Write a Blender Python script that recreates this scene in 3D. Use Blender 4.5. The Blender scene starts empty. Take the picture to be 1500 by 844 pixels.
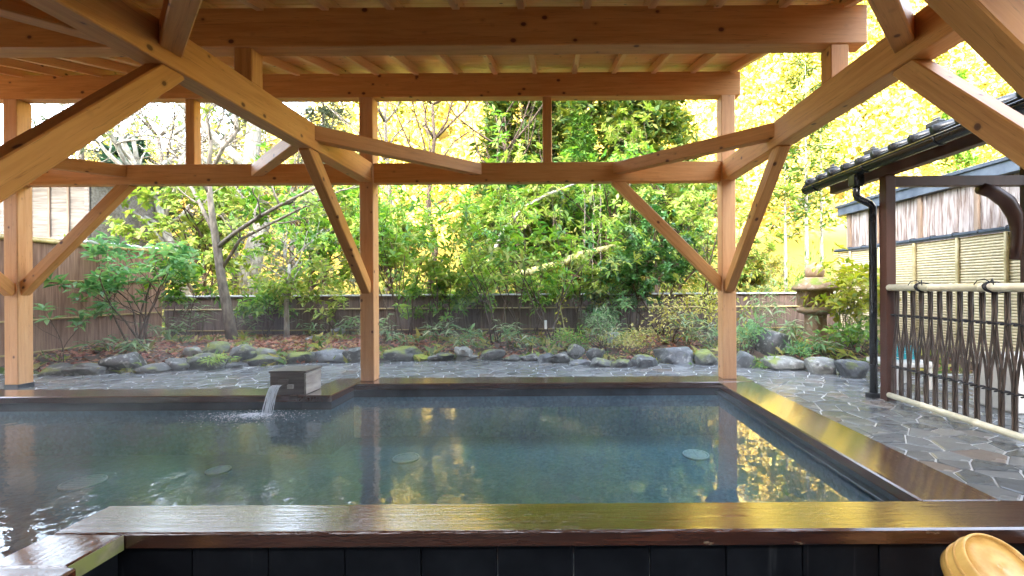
import bpy, bmesh, math, random
import numpy as np
from mathutils import Vector, Matrix, noise

# ------------------------------------------------------------------ camera, sky, sun, exposure
scene = bpy.context.scene
C = scene.collection
CAMZ = 1.07
cam_d = bpy.data.cameras.new("camera")
cam_d.sensor_width = 36.0
cam_d.lens = 16.0
cam_d.shift_x = -0.0433
cam_d.clip_start = 0.02
cam_d.clip_end = 4000
cam = bpy.data.objects.new("camera", cam_d)
cam.location = (0, 0, CAMZ)
cam.rotation_euler = (math.pi / 2, 0.006, 0)
C.objects.link(cam)
scene.camera = cam

SUN_DIR = Vector((0.30, 0.87, -0.40)).normalized()      # the way the light travels
SUN_EL = math.asin(-SUN_DIR.z)
SUN_AZ = math.atan2(-SUN_DIR.x, -SUN_DIR.y)
world = bpy.data.worlds.new("World")
scene.world = world
world.use_nodes = True
wn, wl = world.node_tree.nodes, world.node_tree.links
sky = wn.new("ShaderNodeTexSky")
sky.sky_type = 'NISHITA'
sky.sun_disc = False
sky.sun_elevation = SUN_EL
sky.sun_rotation = SUN_AZ
sky.dust_density = 2.0
haze_mix = wn.new("ShaderNodeHueSaturation")          # thin high haze: a paler sky all over
haze_mix.inputs["Saturation"].default_value = 0.55
wl.new(sky.outputs[0], haze_mix.inputs["Color"])
wl.new(haze_mix.outputs[0], wn["Background"].inputs[0])
wn["Background"].inputs[1].default_value = 0.15
sun_d = bpy.data.lights.new("sun", 'SUN')
sun_d.energy = 3.4
sun_d.angle = math.radians(0.5)
sun_d.color = (1.0, 0.93, 0.80)
sun = bpy.data.objects.new("sun", sun_d)
sun.rotation_euler = SUN_DIR.to_track_quat('-Z', 'Y').to_euler()
C.objects.link(sun)

vs = scene.view_settings
vs.view_transform = 'Standard'
vs.look = 'None'
vs.gamma = 1.0
vs.use_curve_mapping = False
vs.exposure = 4.75
scene.render.engine = 'CYCLES'
scene.cycles.use_denoising = True
scene.cycles.max_bounces = 7
scene.cycles.diffuse_bounces = 4
scene.cycles.glossy_bounces = 4
scene.cycles.transparent_max_bounces = 12
scene.cycles.caustics_reflective = False
scene.cycles.caustics_refractive = False
scene.cycles.sample_clamp_indirect = 6.0

F, VX, HY = 667.0, 815.0, 421.0
def gx(px, d):            # lateral position of something d metres off
    return (px - VX) / F * d
def gz(px, py, d):        # its height
    return CAMZ - (py - (HY - 0.006 * (px - VX))) / F * d
def gd(px, py, z=0.0):    # how far off a point of the ground at height z is
    return (CAMZ - z) * F / (py - (HY - 0.006 * (px - VX)))

# ------------------------------------------------------------------ helpers: materials
def mk(name, col=(.5, .5, .5), rough=.6, spec=.5):
    m = bpy.data.materials.new(name)
    m.use_nodes = True
    nt = m.node_tree
    b = nt.nodes["Principled BSDF"]
    b.inputs["Base Color"].default_value = (*col, 1)
    b.inputs["Roughness"].default_value = rough
    b.inputs["Specular IOR Level"].default_value = spec
    return m, nt, b

def N(nt, typ, **kw):
    n = nt.nodes.new(typ)
    for k, v in kw.items():
        if k.startswith("i_"):
            n.inputs[k[2:].replace("_", " ")].default_value = v
        else:
            setattr(n, k, v)
    return n

def ramp(nt, fac, stops, interp='LINEAR'):
    r = nt.nodes.new("ShaderNodeValToRGB")
    r.color_ramp.interpolation = interp
    els = r.color_ramp.elements
    while len(els) < len(stops):
        els.new(0.5)
    for e, (p, c) in zip(els, stops):
        e.position = p
        e.color = (*c, 1) if len(c) == 3 else c
    nt.links.new(fac, r.inputs[0])
    return r.outputs[0]

def coords(nt, scale=(1, 1, 1), rnd=True, kind="Object", rot=(0, 0, 0)):
    tc = nt.nodes.new("ShaderNodeTexCoord")
    mp = nt.nodes.new("ShaderNodeMapping")
    mp.inputs["Scale"].default_value = scale
    mp.inputs["Rotation"].default_value = rot
    src = tc.outputs[kind]
    if rnd:
        oi = nt.nodes.new("ShaderNodeObjectInfo")
        mul = N(nt, "ShaderNodeMath", operation='MULTIPLY')
        mul.inputs[1].default_value = 37.0
        nt.links.new(oi.outputs["Random"], mul.inputs[0])
        add = N(nt, "ShaderNodeVectorMath", operation='ADD')
        nt.links.new(src, add.inputs[0])
        nt.links.new(mul.outputs[0], add.inputs[1])
        src = add.outputs[0]
    nt.links.new(src, mp.inputs["Vector"])
    return mp.outputs["Vector"]

def noise_tex(nt, vec, scale=5, detail=4, rough=.55, dist=0.0):
    n = N(nt, "ShaderNodeTexNoise")
    n.inputs["Scale"].default_value = scale
    n.inputs["Detail"].default_value = detail
    n.inputs["Roughness"].default_value = rough
    n.inputs["Distortion"].default_value = dist
    nt.links.new(vec, n.inputs["Vector"])
    return n.outputs["Fac"]

def mixc(nt, fac, a, b, mode='MIX'):
    m = nt.nodes.new("ShaderNodeMix")
    m.data_type = 'RGBA'
    m.blend_type = mode
    def put(sock, v):
        if isinstance(v, (tuple, list)):
            sock.default_value = (*v, 1) if len(v) == 3 else v
        elif isinstance(v, (int, float)):
            sock.default_value = v
        else:
            nt.links.new(v, sock)
    put(m.inputs[0], fac)
    put(m.inputs[6], a)
    put(m.inputs[7], b)
    return m.outputs[2]

def bump(nt, b, h, strength=.3, dist=.01):
    bp = nt.nodes.new("ShaderNodeBump")
    bp.inputs["Strength"].default_value = strength
    bp.inputs["Distance"].default_value = dist
    nt.links.new(h, bp.inputs["Height"])
    nt.links.new(bp.outputs[0], b.inputs["Normal"])
    return bp

def mat_timber(name, light, dark, knot, knots=.085, rough=.5):
    """planed softwood, grain along local X, round dark knots"""
    m, nt, b = mk(name, light, rough, .35)
    v = coords(nt, (1.0, 14, 14))
    g = noise_tex(nt, v, 2.2, 5, .6, .6)
    base = ramp(nt, g, [(.3, dark), (.62, light)])
    v2 = coords(nt, (.25, .8, .8))
    tone = noise_tex(nt, v2, 1.3, 2)
    base = mixc(nt, ramp(nt, tone, [(.35, (0, 0, 0)), (.75, (.35, .35, .35))]), base, dark)
    v3 = coords(nt, (6.0, 8.0, 8.0))
    vo = N(nt, "ShaderNodeTexVoronoi", feature='F1')
    vo.inputs["Scale"].default_value = 1.0
    vo.inputs["Randomness"].default_value = 1.0
    # knots are round on the face: measure in less stretched space
    nt.links.new(v3, vo.inputs["Vector"])
    kf = ramp(nt, vo.outputs["Distance"], [(0, (1, 1, 1)), (knots * 1.15, (.9, .9, .9)), (knots * 1.5, (.22, .22, .22)), (knots * 2.4, (0, 0, 0))])
    cr_ = noise_tex(nt, coords(nt, (.55, 22, 22)), 1.7, 3, .5, .2)
    base = mixc(nt, ramp(nt, cr_, [(.497, (0, 0, 0)), (.503, (.5, .5, .5)), (.509, (0, 0, 0))]), base, knot)
    col = mixc(nt, kf, base, knot)
    nt.links.new(col, b.inputs["Base Color"])
    bump(nt, b, g, .12, .004)
    return m

M = {}
M['pine'] = mat_timber('pine', (.64, .315, .10), (.50, .215, .058), (.10, .028, .012))
M['pine_post'] = mat_timber('pine_post', (.66, .365, .165), (.56, .275, .11), (.12, .04, .018), .07)
M['pine_pale'] = mat_timber('pine_pale', (.78, .47, .22), (.68, .37, .16), (.14, .05, .02), .07)
M['roofboard'] = mat_timber('roofboard', (.80, .45, .19), (.66, .33, .12), (.16, .06, .025), .05)

def mat_wet_timber():
    m, nt, b = mk('wet_timber', (.10, .04, .02), .2, .5)
    v = coords(nt, (1.2, 26, 26))
    g = noise_tex(nt, v, 2.0, 6, .65, .4)
    base = ramp(nt, g, [(.3, (.020, .006, .003)), (.7, (.075, .024, .011))])
    tone = noise_tex(nt, coords(nt, (.8, 2, 2)), 1.6, 3)
    base = mixc(nt, ramp(nt, tone, [(.45, (0, 0, 0)), (.7, (.6, .6, .6))]), base, (.06, .035, .025))
    # pale worn patches where the lacquer has gone, on the edges only
    geo = nt.nodes.new("ShaderNodeNewGeometry")
    sep = nt.nodes.new("ShaderNodeSeparateXYZ")
    nt.links.new(geo.outputs["Normal"], sep.inputs[0])
    side = ramp(nt, sep.outputs["Z"], [(.3, (1, 1, 1)), (.5, (0, 0, 0))])
    worn = ramp(nt, noise_tex(nt, coords(nt, (5, 14, 14)), 1.3, 5), [(.69, (0, 0, 0)), (.72, (1, 1, 1))])
    f = mixc(nt, 1.0, side, worn, 'MULTIPLY')
    base = mixc(nt, f, base, (.20, .15, .09))
    nt.links.new(base, b.inputs["Base Color"])
    wet = noise_tex(nt, coords(nt, (1.0, 3, 3)), 2.2, 3)
    r = ramp(nt, wet, [(.45, (.02, .02, .02)), (.68, (.10, .10, .10))])
    nt.links.new(r, b.inputs["Roughness"])
    b.inputs["Coat Weight"].default_value = 1.0
    b.inputs["Coat Roughness"].default_value = .015
    bp = bump(nt, b, g, .26, .005)
    nt.links.new(bp.outputs[0], b.inputs["Coat Normal"])
    return m
M['wet'] = mat_wet_timber()

def mat_worn_timber():
    m, nt, b = mk('worn_timber', (.3, .26, .12), .6, .4)
    g = noise_tex(nt, coords(nt, (2, 10, 10)), 2, 5)
    n2 = noise_tex(nt, coords(nt, (4, 4, 4)), 2, 3)
    base = ramp(nt, g, [(.3, (.10, .085, .045)), (.7, (.26, .22, .13))])
    base = mixc(nt, ramp(nt, n2, [(.45, (0, 0, 0)), (.6, (1, 1, 1))]), base, (.17, .17, .05))
    nt.links.new(base, b.inputs["Base Color"])
    return m
M['worn'] = mat_worn_timber()

def mat_noise(name, c0, c1, scale=6, rough=.7, stretch=(1, 1, 1), bs=.3, bd=.01, spec=.4, lo=.35, hi=.68, detail=5, rnd=True):
    m, nt, b = mk(name, c0, rough, spec)
    g = noise_tex(nt, coords(nt, stretch, rnd), scale, detail)
    nt.links.new(ramp(nt, g, [(lo, c0), (hi, c1)]), b.inputs["Base Color"])
    if bs:
        bump(nt, b, g, bs, bd)
    return m

M['darkstone'] = mat_noise('dark_stone', (.012, .014, .018), (.035, .04, .046), 7, .35)
M['mortar'] = mat_noise('mortar', (.42, .42, .41), (.62, .61, .59), 9, .55)
M['metal_dark'] = mat_noise('dark_metal', (.015, .017, .02), (.03, .034, .04), 5, .3, bs=.05)
M['gutter'] = mat_noise('gutter_black', (.008, .009, .010), (.016, .018, .02), 5, .22, bs=.04)
M['tile'] = mat_noise('roof_tile', (.012, .014, .017), (.035, .04, .045), 12, .28, bs=.1)
M['slate'] = mat_noise('slate_flashing', (.06, .075, .10), (.11, .13, .16), 6, .4, bs=.08)
M['brown_post'] = mat_noise('dark_brown_timber', (.045, .016, .010), (.10, .040, .025), 3, .5, (1, 1, .12), .15)
M['bark_fence'] = mat_noise('bark_fence', (.17, .085, .052), (.33, .195, .125), 4, .75, (9, 9, .5), .5, .01)
M['plank_dark'] = mat_noise('dark_plank', (.085, .056, .043), (.20, .14, .11), 4, .8, (8, 8, .5), .4, .008)
M['capboard'] = mat_noise('grey_cap', (.42, .43, .43), (.62, .62, .61), 8, .6)
M['clapboard'] = mat_noise('weathered_board', (.12, .10, .082), (.25, .22, .185), 3, .8, (.7, 8, 8), .3)
M['shed_batten'] = mat_noise('shed_batten', (.16, .11, .075), (.28, .20, .14), 4, .8, (6, 6, .6), .3)
M['barkboard'] = mat_noise('bark_board', (.13, .085, .065), (.44, .39, .36), 3.5, .85, (7, 7, .7), .6, .012)
M['bamboo'] = mat_noise('dry_bamboo', (.42, .33, .15), (.62, .52, .28), 5, .4, (3, 3, 3), .1)
M['bamboo_old'] = mat_noise('old_bamboo', (.26, .19, .06), (.45, .34, .13), 5, .5, (3, 3, 3), .15)
M['bamboo_pale'] = mat_noise('pale_bamboo', (.62, .56, .40), (.78, .72, .54), 3, .35, (.6, 4, 4), .05)
M['slat'] = mat_noise('fence_slat', (.64, .53, .33), (.82, .70, .46), 5, .5, (4, 4, 4), .1)
M['twig'] = mat_noise('brushwood', (.03, .02, .016), (.13, .095, .075), 5, .65, (10, 10, 1.2), .4, .004)
M['cord'] = mat_noise('black_cord', (.01, .01, .012), (.03, .03, .035), 60, .7)
M['soil'] = mat_noise('soil', (.05, .032, .02), (.13, .085, .055), 9, .9, bs=.6, bd=.02)
M['forest_floor'] = mat_noise('forest_floor', (.10, .075, .035), (.26, .20, .09), 1.2, .9, bs=.5, bd=.05)
M['hillmat'] = mat_noise('hillside_floor', (.22, .15, .02), (.36, .26, .04), .35, .9, bs=.4, bd=.2)
M['ridge'] = mat_noise('shade_ridge_wood', (.03, .045, .02), (.08, .10, .04), .2, .95)
M['nearfloor'] = mat_noise('near_floor', (.02, .022, .025), (.05, .052, .055), 6, .35)
M['bucket'] = mat_noise('bucket_wood', (.54, .29, .065), (.68, .41, .12), 3, .38, (8, 8, .8), .06)
M['band'] = mat_noise('bucket_band', (.42, .22, .05), (.55, .31, .09), 5, .35)
M['hose'] = mat_noise('teal_hose', (.01, .30, .36), (.02, .40, .46), 4, .35, bs=0)
M['crate'] = mat_noise('pale_crate', (.52, .50, .46), (.66, .63, .58), 4, .6, bs=.1)
M['drain'] = mat_noise('drain_cover', (.85, .92, .92), (.92, .95, .95), 6, .4, bs=0)
M['draingap'] = mat_noise('drain_gap', (.34, .52, .54), (.42, .60, .62), 6, .5, bs=0)
M['boxwood'] = mat_noise('spout_box_wood', (.045, .033, .028), (.12, .092, .078), 3, .45, (1, 12, 12), .3, .004)
M['boxside'] = mat_noise('spout_box_side', (.22, .19, .17), (.46, .42, .38), 3, .4, (1.5, 6, 6), .3, .004)
M['tag_white'] = mat_noise('plant_tag', (.75, .75, .72), (.82, .82, .80), 5, .5, bs=0)

def mat_stone(name, dark, light, moss=.0, lichen=.25, rough=.6, tint=None):
    m, nt, b = mk(name, dark, rough, .45)
    v = coords(nt, (1, 1, 1))
    g = noise_tex(nt, v, 7, 6, .65)
    col = ramp(nt, g, [(.3, dark), (.7, light)])
    l = noise_tex(nt, v, 13, 4, .6, .4)
    col = mixc(nt, ramp(nt, l, [(.60 - lichen * .12, (0, 0, 0)), (.70 - lichen * .12, (lichen * 1.6,) * 3)]), col, tint or (.50, .50, .46))
    if moss:
        geo = nt.nodes.new("ShaderNodeNewGeometry")
        sep = nt.nodes.new("ShaderNodeSeparateXYZ")
        nt.links.new(geo.outputs["Normal"], sep.inputs[0])
        up = ramp(nt, sep.outputs["Z"], [(.25, (0, 0, 0)), (.7, (1, 1, 1))])
        mn = ramp(nt, noise_tex(nt, v, 4.5, 4), [(.60 - .25 * moss, (0, 0, 0)), (.68 - .2 * moss, (1, 1, 1))])
        f = mixc(nt, 1.0, up, mn, 'MULTIPLY')
        col = mixc(nt, f, col, (.16, .19, .025))
    nt.links.new(col, b.inputs["Base Color"])
    bump(nt, b, g, .7, .03)
    return m
M['stone'] = mat_stone('grey_stone', (.035, .036, .034), (.14, .14, .13), .25, .35)
M['stone_moss'] = mat_stone('mossy_stone', (.032, .036, .032), (.12, .125, .115), .7, .25)
M['stone_pale'] = mat_stone('pale_stone', (.10, .10, .09), (.27, .27, .25), .2, .4)
M['stone_blue'] = mat_stone('blue_grey_stone', (.05, .054, .058), (.15, .16, .168), .1, .25, .45)
M['stone_dark'] = mat_stone('dark_boulder', (.022, .022, .022), (.075, .073, .07), 0, .45, .4)
M['moss'] = mat_noise('moss', (.12, .15, .015), (.30, .33, .04), 14, .9, bs=.6)
M['lantern'] = mat_stone('lantern_stone', (.18, .105, .055), (.37, .25, .15), .15, .35, .85, (.48, .42, .33))
M['paver'] = None

def mat_paver():
    m, nt, b = mk('wet_flagstone', (.1, .1, .1), .3, .5)
    v = coords(nt, (1, 1, 1), False)
    oi = nt.nodes.new("ShaderNodeObjectInfo")
    geo = nt.nodes.new("ShaderNodeNewGeometry")
    addr = N(nt, "ShaderNodeMath", operation='ADD')
    nt.links.new(oi.outputs["Random"], addr.inputs[0])
    nt.links.new(geo.outputs["Random Per Island"], addr.inputs[1])
    fr = N(nt, "ShaderNodeMath", operation='FRACT')
    nt.links.new(addr.outputs[0], fr.inputs[0])
    tone = ramp(nt, fr.outputs[0], [(0, (.09, .097, .10)), (.35, (.17, .177, .18)), (.7, (.125, .128, .125)), (.9, (.225, .228, .225)), (1, (.18, .135, .105))])
    g = noise_tex(nt, v, 16, 6, .65)
    col = mixc(nt, ramp(nt, g, [(.3, (.25, .25, .25)), (.7, (0, 0, 0))]), tone, (.035, .038, .04))
    nt.links.new(col, b.inputs["Base Color"])
    w = noise_tex(nt, v, 1.4, 3)
    nt.links.new(ramp(nt, w, [(.35, (.07, .07, .07)), (.65, (.32, .32, .32))]), b.inputs["Roughness"])
    bump(nt, b, noise_tex(nt, v, 9, 5), .35, .012)
    return m
M['paver'] = mat_paver()

def mat_slab():
    m, nt, b = mk('black_slab', (.01, .01, .012), .6, .15)
    g = noise_tex(nt, coords(nt, (1, 1, 1)), 6, 5)
    base = ramp(nt, g, [(.3, (.002, .002, .003)), (.7, (.009, .0095, .011))])
    st = noise_tex(nt, coords(nt, (7, 7, .55)), 1.6, 4, .5, .5)
    base = mixc(nt, ramp(nt, st, [(.62, (0, 0, 0)), (.76, (.24, .24, .24))]), base, (.25, .25, .24))
    nt.links.new(base, b.inputs["Base Color"])
    bump(nt, b, g, .15, .005)
    return m
M['slab'] = mat_slab()

def mat_pool_floor():
    m, nt, b = mk('pool_floor', (.06, .16, .17), .5, .4)
    v = coords(nt, (1, 1, 1), False)
    vo = N(nt, "ShaderNodeTexVoronoi")
    vo.inputs["Scale"].default_value = 38
    nt.links.new(v, vo.inputs["Vector"])
    c = ramp(nt, vo.outputs["Color"], [(0, (.05, .15, .20)), (.5, (.085, .215, .275)), (1, (.15, .31, .37))])
    big = noise_tex(nt, v, .9, 3)
    c = mixc(nt, ramp(nt, big, [(.35, (0, 0, 0)), (.7, (.6, .6, .6))]), c, (.085, .19, .225))
    nt.links.new(c, b.inputs["Base Color"])
    return m
M['poolfloor'] = mat_pool_floor()
def mat_poolwall():
    m, nt, b = mk('pool_wall', (.03, .04, .05), .3, .4)
    g = noise_tex(nt, coords(nt), 5, 5)
    up = ramp(nt, g, [(.35, (.02, .028, .036)), (.68, (.05, .065, .078))])
    v = coords(nt, (1, 1, 1), False)
    vo = N(nt, "ShaderNodeTexVoronoi"); vo.inputs["Scale"].default_value = 38
    nt.links.new(v, vo.inputs["Vector"])
    lo = ramp(nt, vo.outputs["Color"], [(0, (.05, .15, .20)), (.5, (.085, .215, .275)), (1, (.15, .31, .37))])
    geo = nt.nodes.new("ShaderNodeNewGeometry"); sep = nt.nodes.new("ShaderNodeSeparateXYZ")
    nt.links.new(geo.outputs["Position"], sep.inputs[0])
    lt_ = N(nt, "ShaderNodeMath", operation='LESS_THAN'); lt_.inputs[1].default_value = -.075   # the mosaic starts below the waterline
    nt.links.new(sep.outputs["Z"], lt_.inputs[0])
    nt.links.new(mixc(nt, lt_.outputs[0], up, lo), b.inputs["Base Color"])
    return m
M['poolwall'] = mat_poolwall()

def mat_water():
    m = bpy.data.materials.new('hot_spring_water')
    m.use_nodes = True
    nt = m.node_tree
    for n in list(nt.nodes):
        nt.nodes.remove(n)
    out = nt.nodes.new("ShaderNodeOutputMaterial")
    v = coords(nt, (1, 1, 1), False)
    # ripples die away from the falling stream
    vm = N(nt, "ShaderNodeVectorMath", operation='DISTANCE')
    nt.links.new(v, vm.inputs[0])
    vm.inputs[1].default_value = (-2.72, 4.0, 0)
    near = ramp(nt, vm.outputs["Value"], [(0, (1, 1, 1)), (.45, (.75, .75, .75)), (1.0, (.2, .2, .2))])
    near.node.color_ramp.elements[2].position = 1.0
    mr = N(nt, "ShaderNodeMapRange")
    mr.inputs["From Min"].default_value = .2
    mr.inputs["From Max"].default_value = 3.4
    mr.inputs["To Min"].default_value = 1.7
    mr.inputs["To Max"].default_value = .10
    nt.links.new(vm.outputs["Value"], mr.inputs["Value"])
    n1 = noise_tex(nt, v, 9, 3, .5, .3)
    n2 = noise_tex(nt, coords(nt, (1, 1.5, 1), False), 2.6, 2, .5)
    a = N(nt, "ShaderNodeMath", operation='MULTIPLY')
    nt.links.new(n1, a.inputs[0]); nt.links.new(mr.outputs[0], a.inputs[1])
    s = N(nt, "ShaderNodeMath", operation='MULTIPLY_ADD')
    nt.links.new(n2, s.inputs[0]); s.inputs[1].default_value = .55
    nt.links.new(a.outputs[0], s.inputs[2])
    bp = nt.nodes.new("ShaderNodeBump")
    bp.inputs["Strength"].default_value = .32
    bp.inputs["Distance"].default_value = .010
    nt.links.new(s.outputs[0], bp.inputs["Height"])
    fr = N(nt, "ShaderNodeFresnel")
    fr.inputs["IOR"].default_value = 1.6
    nt.links.new(bp.outputs[0], fr.inputs["Normal"])
    tr = nt.nodes.new("ShaderNodeBsdfTransparent")
    tr.inputs[0].default_value = (.72, .90, .92, 1)
    gl = nt.nodes.new("ShaderNodeBsdfGlossy")
    gl.inputs["Roughness"].default_value = .0
    nt.links.new(bp.outputs[0], gl.inputs["Normal"])
    mx = nt.nodes.new("ShaderNodeMixShader")
    nt.links.new(fr.outputs[0], mx.inputs[0])
    nt.links.new(tr.outputs[0], mx.inputs[1])
    nt.links.new(gl.outputs[0], mx.inputs[2])
    # a little milky mineral scatter in the water body
    df = nt.nodes.new("ShaderNodeBsdfDiffuse")
    df.inputs[0].default_value = (.36, .49, .58, 1)
    mx2 = nt.nodes.new("ShaderNodeMixShader")
    mx2.inputs[0].default_value = .08
    nt.links.new(mx.outputs[0], mx2.inputs[1])
    nt.links.new(df.outputs[0], mx2.inputs[2])
    nt.links.new(mx2.outputs[0], out.inputs[0])
    return m
M['water'] = mat_water()

def mat_stream():
    m = bpy.data.materials.new('falling_water')
    m.use_nodes = True
    nt = m.node_tree
    b = nt.nodes["Principled BSDF"]
    b.inputs["Base Color"].default_value = (.85, .90, .95, 1)
    b.inputs["Roughness"].default_value = .08
    b.inputs["Transmission Weight"].default_value = .15
    b.inputs["IOR"].default_value = 1.2
    return m
M['stream'] = mat_stream()

def mat_leaf(name, stops, trans=.38, rough=.45, spec=.35):
    m, nt, b = mk(name, (.1, .2, .05), rough, spec)
    geo = nt.nodes.new("ShaderNodeNewGeometry")
    n = len(stops)
    col = ramp(nt, geo.outputs["Random Per Island"], [(i / max(1, n - 1), c) for i, c in enumerate(stops)])
    nt.links.new(col, b.inputs["Base Color"])
    tr = nt.nodes.new("ShaderNodeBsdfTranslucent")
    hsv = nt.nodes.new("ShaderNodeHueSaturation")
    hsv.inputs["Value"].default_value = 1.25
    hsv.inputs["Saturation"].default_value = 1.1
    nt.links.new(col, hsv.inputs["Color"])
    nt.links.new(hsv.outputs[0], tr.inputs[0])
    mx = nt.nodes.new("ShaderNodeMixShader")
    mx.inputs[0].default_value = trans
    nt.links.new(b.outputs[0], mx.inputs[1])
    nt.links.new(tr.outputs[0], mx.inputs[2])
    nt.links.new(mx.outputs[0], nt.nodes["Material Output"].inputs[0])
    return m
L = {}
L['rhodo'] = mat_leaf('rhododendron_leaf', [(.06, .17, .035), (.12, .27, .04), (.20, .36, .05), (.30, .42, .06), (.10, .22, .06)])
L['rhodo_cool'] = mat_leaf('cool_green_leaf', [(.07, .19, .06), (.12, .28, .09), (.19, .36, .12), (.26, .40, .12)])
L['lime'] = mat_leaf('lime_leaf', [(.15, .27, .04), (.24, .36, .055), (.34, .42, .08), (.42, .42, .11), (.11, .20, .045)])
L['camellia'] = mat_leaf('camellia_leaf', [(.025, .085, .02), (.045, .14, .03), (.08, .20, .04), (.14, .26, .05)], .25, .3, .5)
L['gold'] = mat_leaf('golden_leaf', [(.36, .32, .05), (.52, .44, .10), (.62, .54, .20), (.30, .33, .06), (.20, .24, .05)])
L['yellow'] = mat_leaf('yellow_green_leaf', [(.30, .36, .04), (.46, .46, .05), (.52, .46, .07), (.20, .30, .04), (.36, .26, .05)])
L['sasa'] = mat_leaf('dwarf_bamboo_leaf', [(.07, .17, .05), (.12, .25, .07), (.20, .32, .12), (.42, .44, .26), (.10, .20, .08)])
L['cedar'] = mat_leaf('cedar_spray', [(.04, .09, .02), (.08, .14, .02), (.15, .20, .03), (.22, .22, .035), (.05, .11, .03)], .3, .6)
L['cedar_bright'] = mat_leaf('young_cedar_spray', [(.06, .15, .025), (.11, .22, .03), (.18, .28, .04)], .3, .6)
L['cedar_dark'] = mat_leaf('dark_cedar_spray', [(.02, .06, .03), (.035, .09, .045), (.06, .13, .055)], .25, .6)
L['cedar_grey'] = mat_leaf('grey_green_spray', [(.08, .11, .07), (.13, .16, .10), (.18, .20, .12)], .3, .6)
L['hill'] = mat_leaf('autumn_hill_leaf', [(.40, .30, .06), (.52, .41, .10), (.58, .48, .15), (.20, .20, .03), (.46, .32, .07), (.07, .09, .015)], .35, .7)
L['hillgreen'] = mat_leaf('hill_conifer_leaf', [(.10, .13, .02), (.17, .19, .03), (.26, .25, .04)], .3, .7)
L['litter'] = mat_leaf('fallen_leaf', [(.24, .065, .04), (.36, .11, .065), (.44, .18, .11), (.30, .12, .06), (.50, .30, .12), (.18, .06, .04)], .15, .6)
L['under'] = mat_leaf('undergrowth_leaf', [(.07, .15, .03), (.16, .26, .04), (.30, .34, .05), (.42, .34, .08), (.06, .12, .04)])
L['fern'] = mat_leaf('fern_leaf', [(.18, .32, .04), (.28, .42, .06), (.38, .46, .08)])
BARK = {}
BARK['brown'] = mat_noise('brown_bark', (.055, .035, .022), (.15, .10, .065), 8, .85, (5, 5, 1), .5, .01)
BARK['pale'] = mat_noise('pale_bark', (.20, .18, .14), (.46, .43, .36), 6, .85, (3, 3, 1), .5, .01)
BARK['grey'] = mat_noise('grey_bark', (.11, .09, .07), (.26, .22, .17), 7, .85, (3, 3, 1), .5, .01)
BARK['green'] = mat_noise('green_stem', (.11, .12, .05), (.22, .22, .10), 7, .7, (3, 3, 1), .3, .01)
BARK['mossy'] = mat_noise('mossy_bark', (.30, .28, .07), (.50, .46, .22), 7, .85, (3, 3, 1), .4, .01)

# ------------------------------------------------------------------ helpers: objects
def tag(o, label=None, cat=None, group=None, kind=None):
    if label: o["label"] = label
    if cat: o["category"] = cat
    if group: o["group"] = group
    if kind: o["kind"] = kind
    return o

def empty(name, loc=(0, 0, 0), rotz=0.0):
    o = bpy.data.objects.new(name, None)
    o.empty_display_size = .1
    o.location = loc
    o.rotation_euler = (0, 0, rotz)
    C.objects.link(o)
    return o

def link(name, me, mat, parent=None, loc=None):
    if mat and not me.materials:
        me.materials.append(mat)
    o = bpy.data.objects.new(name, me)
    C.objects.link(o)
    if parent: o.parent = parent
    if loc is not None: o.location = loc
    return o

def bm_obj(name, bm, mat, parent=None, smooth=False, loc=None):
    me = bpy.data.meshes.new(name)
    bmesh.ops.recalc_face_normals(bm, faces=bm.faces)
    bm.to_mesh(me); bm.free()
    if smooth:
        me.polygons.foreach_set("use_smooth", [True] * len(me.polygons))
    return link(name, me, mat, parent, loc)

def box_mesh(name, sx, sy, sz, bev=.004):
    bm = bmesh.new()
    bmesh.ops.create_cube(bm, size=1)
    bmesh.ops.scale(bm, vec=(sx, sy, sz), verts=bm.verts)
    if bev:
        bmesh.ops.bevel(bm, geom=bm.edges[:], offset=min(bev, .3 * min(sx, sy, sz)), segments=1, affect='EDGES')
    me = bpy.data.meshes.new(name)
    bmesh.ops.recalc_face_normals(bm, faces=bm.faces)
    bm.to_mesh(me); bm.free()
    return me

def box(name, x0, x1, y0, y1, z0, z1, mat, parent=None, bev=.004, long=None):
    """axis-aligned block; long names the axis that becomes local X so the grain follows it"""
    sx, sy, sz = x1 - x0, y1 - y0, z1 - z0
    c = ((x0 + x1) / 2, (y0 + y1) / 2, (z0 + z1) / 2)
    if long == 'y':
        o = link(name, box_mesh(name, sy, sx, sz, bev), mat, parent, c); o.rotation_euler = (0, 0, math.pi / 2)
    elif long == 'z':
        o = link(name, box_mesh(name, sz, sy, sx, bev), mat, parent, c); o.rotation_euler = (0, -math.pi / 2, 0)
    else:
        o = link(name, box_mesh(name, sx, sy, sz, bev), mat, parent, c)
    if parent is not None and parent.type == 'EMPTY':
        o.matrix_parent_inverse = Matrix.Translation(-Vector(parent.location)) if parent.rotation_euler.z == 0 else parent.matrix_basis.inverted()
    return o

def beam(name, p0, p1, w, h, mat, parent=None, bev=.006, up=(0, 0, 1)):
    """squared timber from p0 to p1 (centre line), w across, h in the up direction"""
    p0, p1 = Vector(p0), Vector(p1)
    d = p1 - p0
    x = d.normalized()
    y = Vector(up).cross(x)
    if y.length < 1e-4: y = Vector((0, 1, 0)).cross(x)
    y.normalize()
    z = x.cross(y)
    o = link(name, box_mesh(name, d.length, w, h, bev), mat, parent)
    mt = Matrix((x, y, z)).transposed().to_4x4()
    mt.translation = (p0 + p1) / 2
    if parent is not None:
        mt = parent.matrix_basis.inverted() @ mt
    o.matrix_basis = mt
    return o

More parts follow.
